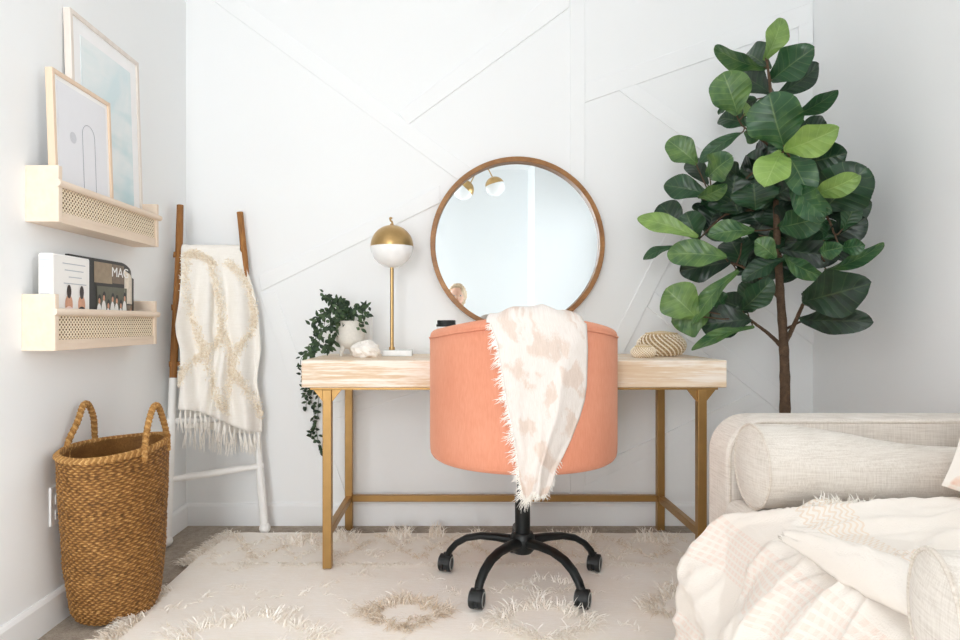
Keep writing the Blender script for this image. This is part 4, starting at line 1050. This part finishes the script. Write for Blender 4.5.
def bolster(loc, ax, L, prof, label):
    "profile radius along length, discs at the ends"
    o = empty('bolster_pillow', loc, label, 'pillow', 'linen bolsters'); c = Vector(loc); ax = Vector(ax).normalized(); s = ax.cross(Vector((0, 0, 1))).normalized(); up = s.cross(ax)
    rows = []; N = 48
    def ringat(t_, r, cz): return [c+ax*L*t_+up*cz+s*r*math.cos(2*pi*k/N)*1.0+up*(r*math.sin(2*pi*k/N)) for k in range(N)]
    for i in range(41):
        t_ = i/40; r = interp(prof, t_)*(1+.012*nz(t_*8, 3, 1)); rows.append([p+s*.003*nz(k*.3, t_*9) for k, p in enumerate(ringat(t_, r, r))])
    b = MB(); b.grid(rows, wrap=True); b.build('cover', M['sofa2'], o, smooth=True, angle=180)
    for e in (0, 1):
        r0 = interp(prof, e); sg = -1 if e == 0 else 1; b = MB(); rws = []
        for j in range(9):
            q = j/8; r = r0*(1-q)+.001; rws.append([p+ax*sg*.016*math.sin(q*pi/2) for p in ringat(e, r, r0)])
        b.grid(rws, wrap=True); b.build('end_panel', M['sofa2'], o, smooth=True, angle=180)
        b = MB(); q = ringat(e, r0+.001, r0); b.tube(q+[q[0]], .0035, 6); b.build('piping', M['piping'], o, smooth=True)
bolster((.735, 1.652, .437), (1, -.02, 0), .54, [(0, .102), (.15, .103), (.4, .093), (.7, .078), (1, .074)], 'long linen bolster lying against the far arm of the sofa')
bolster((.60, .835, .44), (1, -.30, 0), .50, [(0, .083), (.2, .085), (.6, .078), (1, .075)], 'nearest pale linen bolster at the near end of sofa, partly out of frame')
# spotted cushion
def cushion(name, c, w, h, th, rz, tilt, m, label, roll=.40):
    o = empty(name, c, label, 'pillow'); b = MB(); N = 22
    R_ = Vector((math.cos(rz), math.sin(rz), 0)); nrm = Vector((-math.sin(rz), math.cos(rz), 0)); U = (Vector((0, 0, 1))*math.cos(tilt)+nrm*math.sin(tilt)); Nn = R_.cross(U); R_, U = R_*math.cos(roll)-U*math.sin(roll), U*math.cos(roll)+R_*math.sin(roll)
    for sgn in (1, -1):
        rows = []
        for j in range(N+1):
            row = []
            for i in range(N+1):
                u, v_ = i/N*2-1, j/N*2-1; e = (1-u*u)*(1-v_*v_); pin = 1-.06*(1-u*u)*abs(v_)**3; pin2 = 1-.06*(1-v_*v_)*abs(u)**3
                row.append(Vector(c)+R_*u*w/2*pin2+U*(h/2+v_*h/2*pin)+Nn*sgn*th/2*(max(0, e)**.42))
            rows.append(row)
        b.grid(rows)
    b.build('cover', m, o, smooth=True, angle=180)
cushion('spotted_cushion', (1.205, 1.43, .480), .30, .205, .10, -.15, .30, M['spots'], 'white cushion with orange spots leaning on the sofa back')

# ------------------------------------------------------------------ throw over the sofa
th = empty('sofa_throw', (.72, 1.35, .02), 'crumpled cream throw with peach checked bands spread over the sofa seat', 'throw')
path = [(0, 1.22, .450), (.10, 1.10, .455), (.22, .95, .455), (.34, .82, .455), (.42, .735, .448), (.48, .690, .415), (.56, .655, .35), (.68, .612, .25), (.80, .570, .14), (.92, .53, .05), (1, .49, .022)]
def throw_pt(s, t_, ex=0):
    "s: 0 far (by bolster) .. 1 near; t_: 0 inside .. 1 floor"
    X = interp([(a, x) for a, x, z in path], t_); Z = interp([(a, z) for a, x, z in path], t_)
    Y = lerp(1.535, .92, s)
    hang = sm(.42, .6, t_); seat = 1-hang
    Y += (1-s)**2*(.16*sm(.38, .54, t_))
    big = .045*math.sin(s*7.5+t_*5+.6)+.03*nz(s*3.2, t_*4, 11)+.02*math.sin(s*17-t_*7+nz(s*3, t_*3)*3)
    rid = (1-abs(nz(s*4.5+t_*1.5, t_*3.2-s*2, 21))*2.2)**3 if abs(nz(s*4.5+t_*1.5, t_*3.2-s*2, 21)) < .45 else 0
    rid2 = max(0, 1-abs(nz(s*8-t_*3, t_*6+s*3, 33))*3)**2
    n = .55*big+.032*rid+.012*rid2+.004*nz(s*30, t_*30)
    Z += seat*max(-.008, n*.75)+seat*.004 + seat*.022*math.exp(-((s-.05)/.10)**2)*math.exp(-((t_-.33)/.08)**2)
    X -= hang*(max(-.02, n*1.15)+.012)
    Z += hang*(1-sm(.9, 1, t_))*n*.15
    return Vector((X, Y+.012*nz(t_*6, s*2, 5), max(.016, Z)))
NS, NT_ = 130, 150
b = MB(); rows = []; uvs = []
for j in range(NT_+1):
    rows.append([throw_pt(i/NS, j/NT_) for i in range(NS+1)]); uvs.append([(i/NS, 1-j/NT_) for i in range(NS+1)])
uvs = [[(u, .62-.0+(.5-v_)*-1.0 if False else v_) for u, v_ in r] for r in uvs]
b.grid(rows, uvs); c_ = b.build('cloth', M['throw'], th, smooth=True, angle=180)
s_ = c_.modifiers.new('sol', 'SOLIDIFY'); s_.thickness = .005; s_.offset = 1
# folded-back flap lying on the seat edge
b = MB(); rows = []; uvs = []
for j in range(41):
    t_ = j/40; row = []; uv = []
    c0 = Vector((lerp(.65, .74, t_), lerp(1.32, .88, t_), 0)); d = Vector((.2, -.98, 0)).normalized(); s2 = Vector((d.y, -d.x, 0))
    wdt = lerp(.012, .075, sm(0, .9, t_)); hgt = .012+.035*math.sin(pi*min(1, t_*1.1))
    for i in range(25):
        u = i/24; q = pi*1.15*u
        z = .47+hgt*math.sin(q)*(1+.15*nz(t_*4, u*2))+.006*nz(t_*12, u*9); x_off = -s2*wdt*math.cos(q)*(1 if u < .5 else .7)
        row.append(c0+x_off+Vector((0, 0, z))+d*.01*nz(u*4, t_*3, 6)); uv.append((t_*.6, .8+.15*u))
    rows.append(row); uvs.append(uv)
b.grid(rows, uvs); c_ = b.build('folded_flap', M['throw'], th, smooth=True, angle=180)
s_ = c_.modifiers.new('sol', 'SOLIDIFY'); s_.thickness = .005
b = MB()
for k in range(70):
    p = throw_pt(rnd.uniform(.0, .06), rnd.uniform(.22, .36)); strand(b, p, (rnd.uniform(-1, 1), -.5, rnd.uniform(.2, 1.4)), rnd.uniform(.012, .03), .002, rnd.uniform(.6, 1), .5)
for k in range(160):
    p = throw_pt(rnd.uniform(0, 1), 1.0); strand(b, p, (-1, rnd.uniform(-.3, .3), -.05), .03, .0018, rnd.uniform(.6, 1), .3)
tag(b.build('fringe', M['fringe'], th), kind='stuff')

# ------------------------------------------------------------------ chandelier behind the camera, seen in the mirror
o = empty('globe_chandelier', (.30, -.80, 2.1), 'brass pendant light with two half-brass white globes, reflected in the mirror', 'ceiling light')
D2 = 2*(WY-.020)
def V_(px, py, D): # reflected bearing -> real point
    Y = D2-D; return Vector(((px-CX)/F*D, Y, CZ-(py-CY)/F*D))
g1, g2 = V_(495, 186.5, 6.65), V_(464, 190, 6.55)
hubp = Vector(((g1.x+g2.x)/2+.02, (g1.y+g2.y)/2, 2.50))
b = MB(); b.lathe((hubp.x, hubp.y, CEIL), [(.001, -.025), (.06, -.022), (.06, 0), (.001, 0)], 32); b.build('ceiling_plate', M['brass'], o, smooth=True)
b = MB(); b.tube([hubp, (hubp.x, hubp.y, CEIL-.02)], .007, 12); b.lathe(hubp, [(.001, -.03), (.025, -.02), (.03, 0), (.025, .02), (.001, .03)], 24); b.build('rod', M['brass'], o, smooth=True)
for g, tilt in ((g1, Vector((-.28, 0, 1))), (g2, Vector((.75, .1, .8)))):
    u = tilt.normalized(); a = u.orthogonal().normalized(); c = u.cross(a); R_ = .098
    b = MB(); b.tube([hubp, hubp.lerp(g+u*.12, .7)+Vector((0, 0, .01)), g+u*R_], .006, 10); ar = b.build('arm', M['brass'], o, smooth=True)
    for nm, q0, q1, m, k in (('glass_globe', 0, pi*.56, 'globe', 1), ('brass_cap', pi*.56, pi, 'brass', 1.01)):
        b = MB(); b.grid([[g+(a*math.cos(2*pi*j/36)+c*math.sin(2*pi*j/36))*R_*k*math.sin(q)-u*R_*k*math.cos(q) for j in range(36)] for q in [lerp(q0+1e-3, q1-1e-3, i/14) for i in range(15)]], wrap=True); b.build(nm, M[m], ar, smooth=True)

# ------------------------------------------------------------------ photographer kneeling behind the camera, seen in the mirror
o = empty('person', (0, -.5, 0), 'kneeling person in beige sweater behind the viewpoint, head reflected in mirror', 'person')
HC = Vector((.012, -.30, 1.135))
def skin(name, joints, edges, m, root, sub=2, parent=o):
    me = bpy.data.meshes.new(name); me.from_pydata([Vector(j[0])-OFF[o.name] for j in joints], edges, []); ob = bpy.data.objects.new(name, me); C.objects.link(ob); ob.parent = parent
    me.materials.append(m); OFF[ob.name] = OFF[o.name]
    sk = ob.modifiers.new('skin', 'SKIN'); sk.use_smooth_shade = True
    for i, j in enumerate(joints):
        r = j[1]; r = (r, r) if not hasattr(r, '__len__') else r; me.skin_vertices[0].data[i].radius = r
    me.skin_vertices[0].data[root].use_root = True
    ss = ob.modifiers.new('s', 'SUBSURF'); ss.levels = ss.render_levels = sub; return ob
J = [((0, -.62, .30), (.15, .12)), ((0, -.58, .48), (.125, .095)), ((0, -.5, .68), (.135, .10)), ((0, -.42, .86), (.145, .095)), ((0, -.38, .96), (.06, .055)), ((0, -.345, 1.02), .05),
     ((.17, -.42, .88), .055), ((.25, -.33, .68), .043), ((.10, -.15, .80), .030), ((-.17, -.42, .88), .055), ((-.25, -.33, .68), .043), ((-.10, -.15, .80), .030),
     ((.10, -.60, .25), .095), ((.17, -.25, .12), .07), ((.16, -.62, .07), .05), ((.15, -.80, .05), .038), ((-.10, -.60, .25), .095), ((-.17, -.25, .12), .07), ((-.16, -.62, .07), .05), ((-.15, -.80, .05), .038)]
E = [(0, 1), (1, 2), (2, 3), (3, 4), (4, 5), (3, 6), (6, 7), (7, 8), (3, 9), (9, 10), (10, 11), (0, 12), (12, 13), (13, 14), (14, 15), (0, 16), (16, 17), (17, 18), (18, 19)]
skin('body', J, E, M['sweater'], 0)
for s in (1, -1):
    w = Vector((s*.10, -.15, .80)); hj = [(w, .028), (w+Vector((-s*.03, .045, .03)), (.034, .02))]; he = [(0, 1)]
    for k in range(4):
        a0 = hj[1][0]+Vector((-s*.004, .03, .028-k*.018)); i0 = len(hj); L = (.030, .034, .032, .026)[k]
        hj += [(a0, .009), (a0+Vector((-s*L, .012, 0)), .0085), (a0+Vector((-s*L*1.6, -.01, 0)), .008)]; he += [(1, i0), (i0, i0+1), (i0+1, i0+2)]
    i0 = len(hj); hj += [(w+Vector((-s*.025, .01, .045)), .0095), (w+Vector((-s*.045, .012, .06)), .0085)]; he += [(1, i0), (i0, i0+1)]
    skin('hand', hj, he, M['skin'], 0)
def ell(c, rx, ry, rz, fn=None, N=28, K=20):
    rows = []
    for i in range(K+1):
        q = pi*i/K; row = []
        for k in range(N):
            d = Vector((math.sin(q)*math.cos(2*pi*k/N), math.sin(q)*math.sin(2*pi*k/N), -math.cos(q))); p = Vector((d.x*rx, d.y*ry, d.z*rz))
            row.append(c+(fn(d, p) if fn else p))
        rows.append(row)
    return rows
def face(d, p):
    x, y, z = d
    if y > 0: p.x *= 1-.10*sm(-.2, -1, z); p.y += .018*math.exp(-(x/.16)**2-((z+.08)/.16)**2)*y-.008*(math.exp(-((abs(x)-.38)/.16)**2-((z-.08)/.12)**2))+.006*math.exp(-(x/.3)**2-((z+.45)/.08)**2)
    p.x *= 1-.22*sm(0, -1, z); return p
b = MB(); b.grid(ell(HC, .072, .088, .108, face, 40, 34), wrap=True); b.tube([HC+Vector((0, -.02, -.09)), HC+Vector((0, -.045, -.13))], .048, 14)
hd = b.build('head', M['skin'], o, smooth=True, angle=180)
for s in (-1, 1):
    b = MB(); b.grid(ell(HC+Vector((s*.030, .079, .008)), .010, .006, .006, None, 12, 8), wrap=True); b.build('eye', M['c_white'], hd, smooth=True)
    b = MB(); b.grid(ell(HC+Vector((s*.030, .0835, .008)), .005, .003, .005, None, 10, 6), wrap=True); b.build('iris', M['c_hair'], hd, smooth=True)
    b = MB(); b.grid(ell(HC+Vector((s*.074, -.005, 0)), .008, .017, .027, None, 12, 8), wrap=True); b.build('ear', M['skin'], hd, smooth=True)
b = MB(); b.grid(ell(HC+Vector((0, .082, -.05)), .022, .007, .006, None, 14, 8), wrap=True); b.build('mouth', M['c_skin'], hd, smooth=True)
def hairf(d, p):
    if d.y > .15 and d.x < .3: p.y *= 1-.75*sm(.60, .3, d.z)
    if d.z < 0: p.z *= 1.25
    return p*(1+.03*math.sin(d.x*40)+.02*math.sin(d.z*30))
b = MB(); b.grid(ell(HC+Vector((0, -.022, .022)), .088, .10, .108, hairf, 60, 34), wrap=True); b.build('hair', M['hair'], o, smooth=True, angle=180)
cam_ = empty('photo_camera', (0, -.135, .79), 'black photo camera held by the kneeling person behind the viewpoint', 'camera')
b = MB(); b.box(-.065, .065, -.15, -.10, .80, .89); b.build('camera_body', M['blackp'], cam_, bevel=.006)
b = MB(); b.lathe((0, -.10, .845), [(.001, 0), (.032, 0), (.034, .045), (.03, .048), (.001, .044)], 28, 'y'); b.build('lens', M['blackp'], cam_, smooth=True)

# ------------------------------------------------------------------ world, camera, view
w = bpy.data.worlds.new('world'); bpy.context.scene.world = w; w.use_nodes = True
w.node_tree.nodes['Background'].inputs[0].default_value = (.85, .92, 1, 1); w.node_tree.nodes['Background'].inputs[1].default_value = 1.0
cd = bpy.data.cameras.new('camera'); cam = bpy.data.objects.new('camera', cd); C.objects.link(cam)
cam.location = (0, 0, CZ); cam.rotation_euler = (pi/2, 0, 0)
cd.sensor_width = 36; cd.lens = F/960*36; cd.shift_x = 24/960; cd.shift_y = 3/960; cd.clip_start = .02
sc = bpy.context.scene; sc.camera = cam
sc.view_settings.view_transform = 'Standard'; sc.view_settings.look = 'None'; sc.view_settings.gamma = 1; sc.view_settings.use_curve_mapping = False
sc.view_settings.exposure = .33
sc.cycles.max_bounces = 14; sc.cycles.diffuse_bounces = 10; sc.cycles.glossy_bounces = 6; sc.cycles.transparent_max_bounces = 12
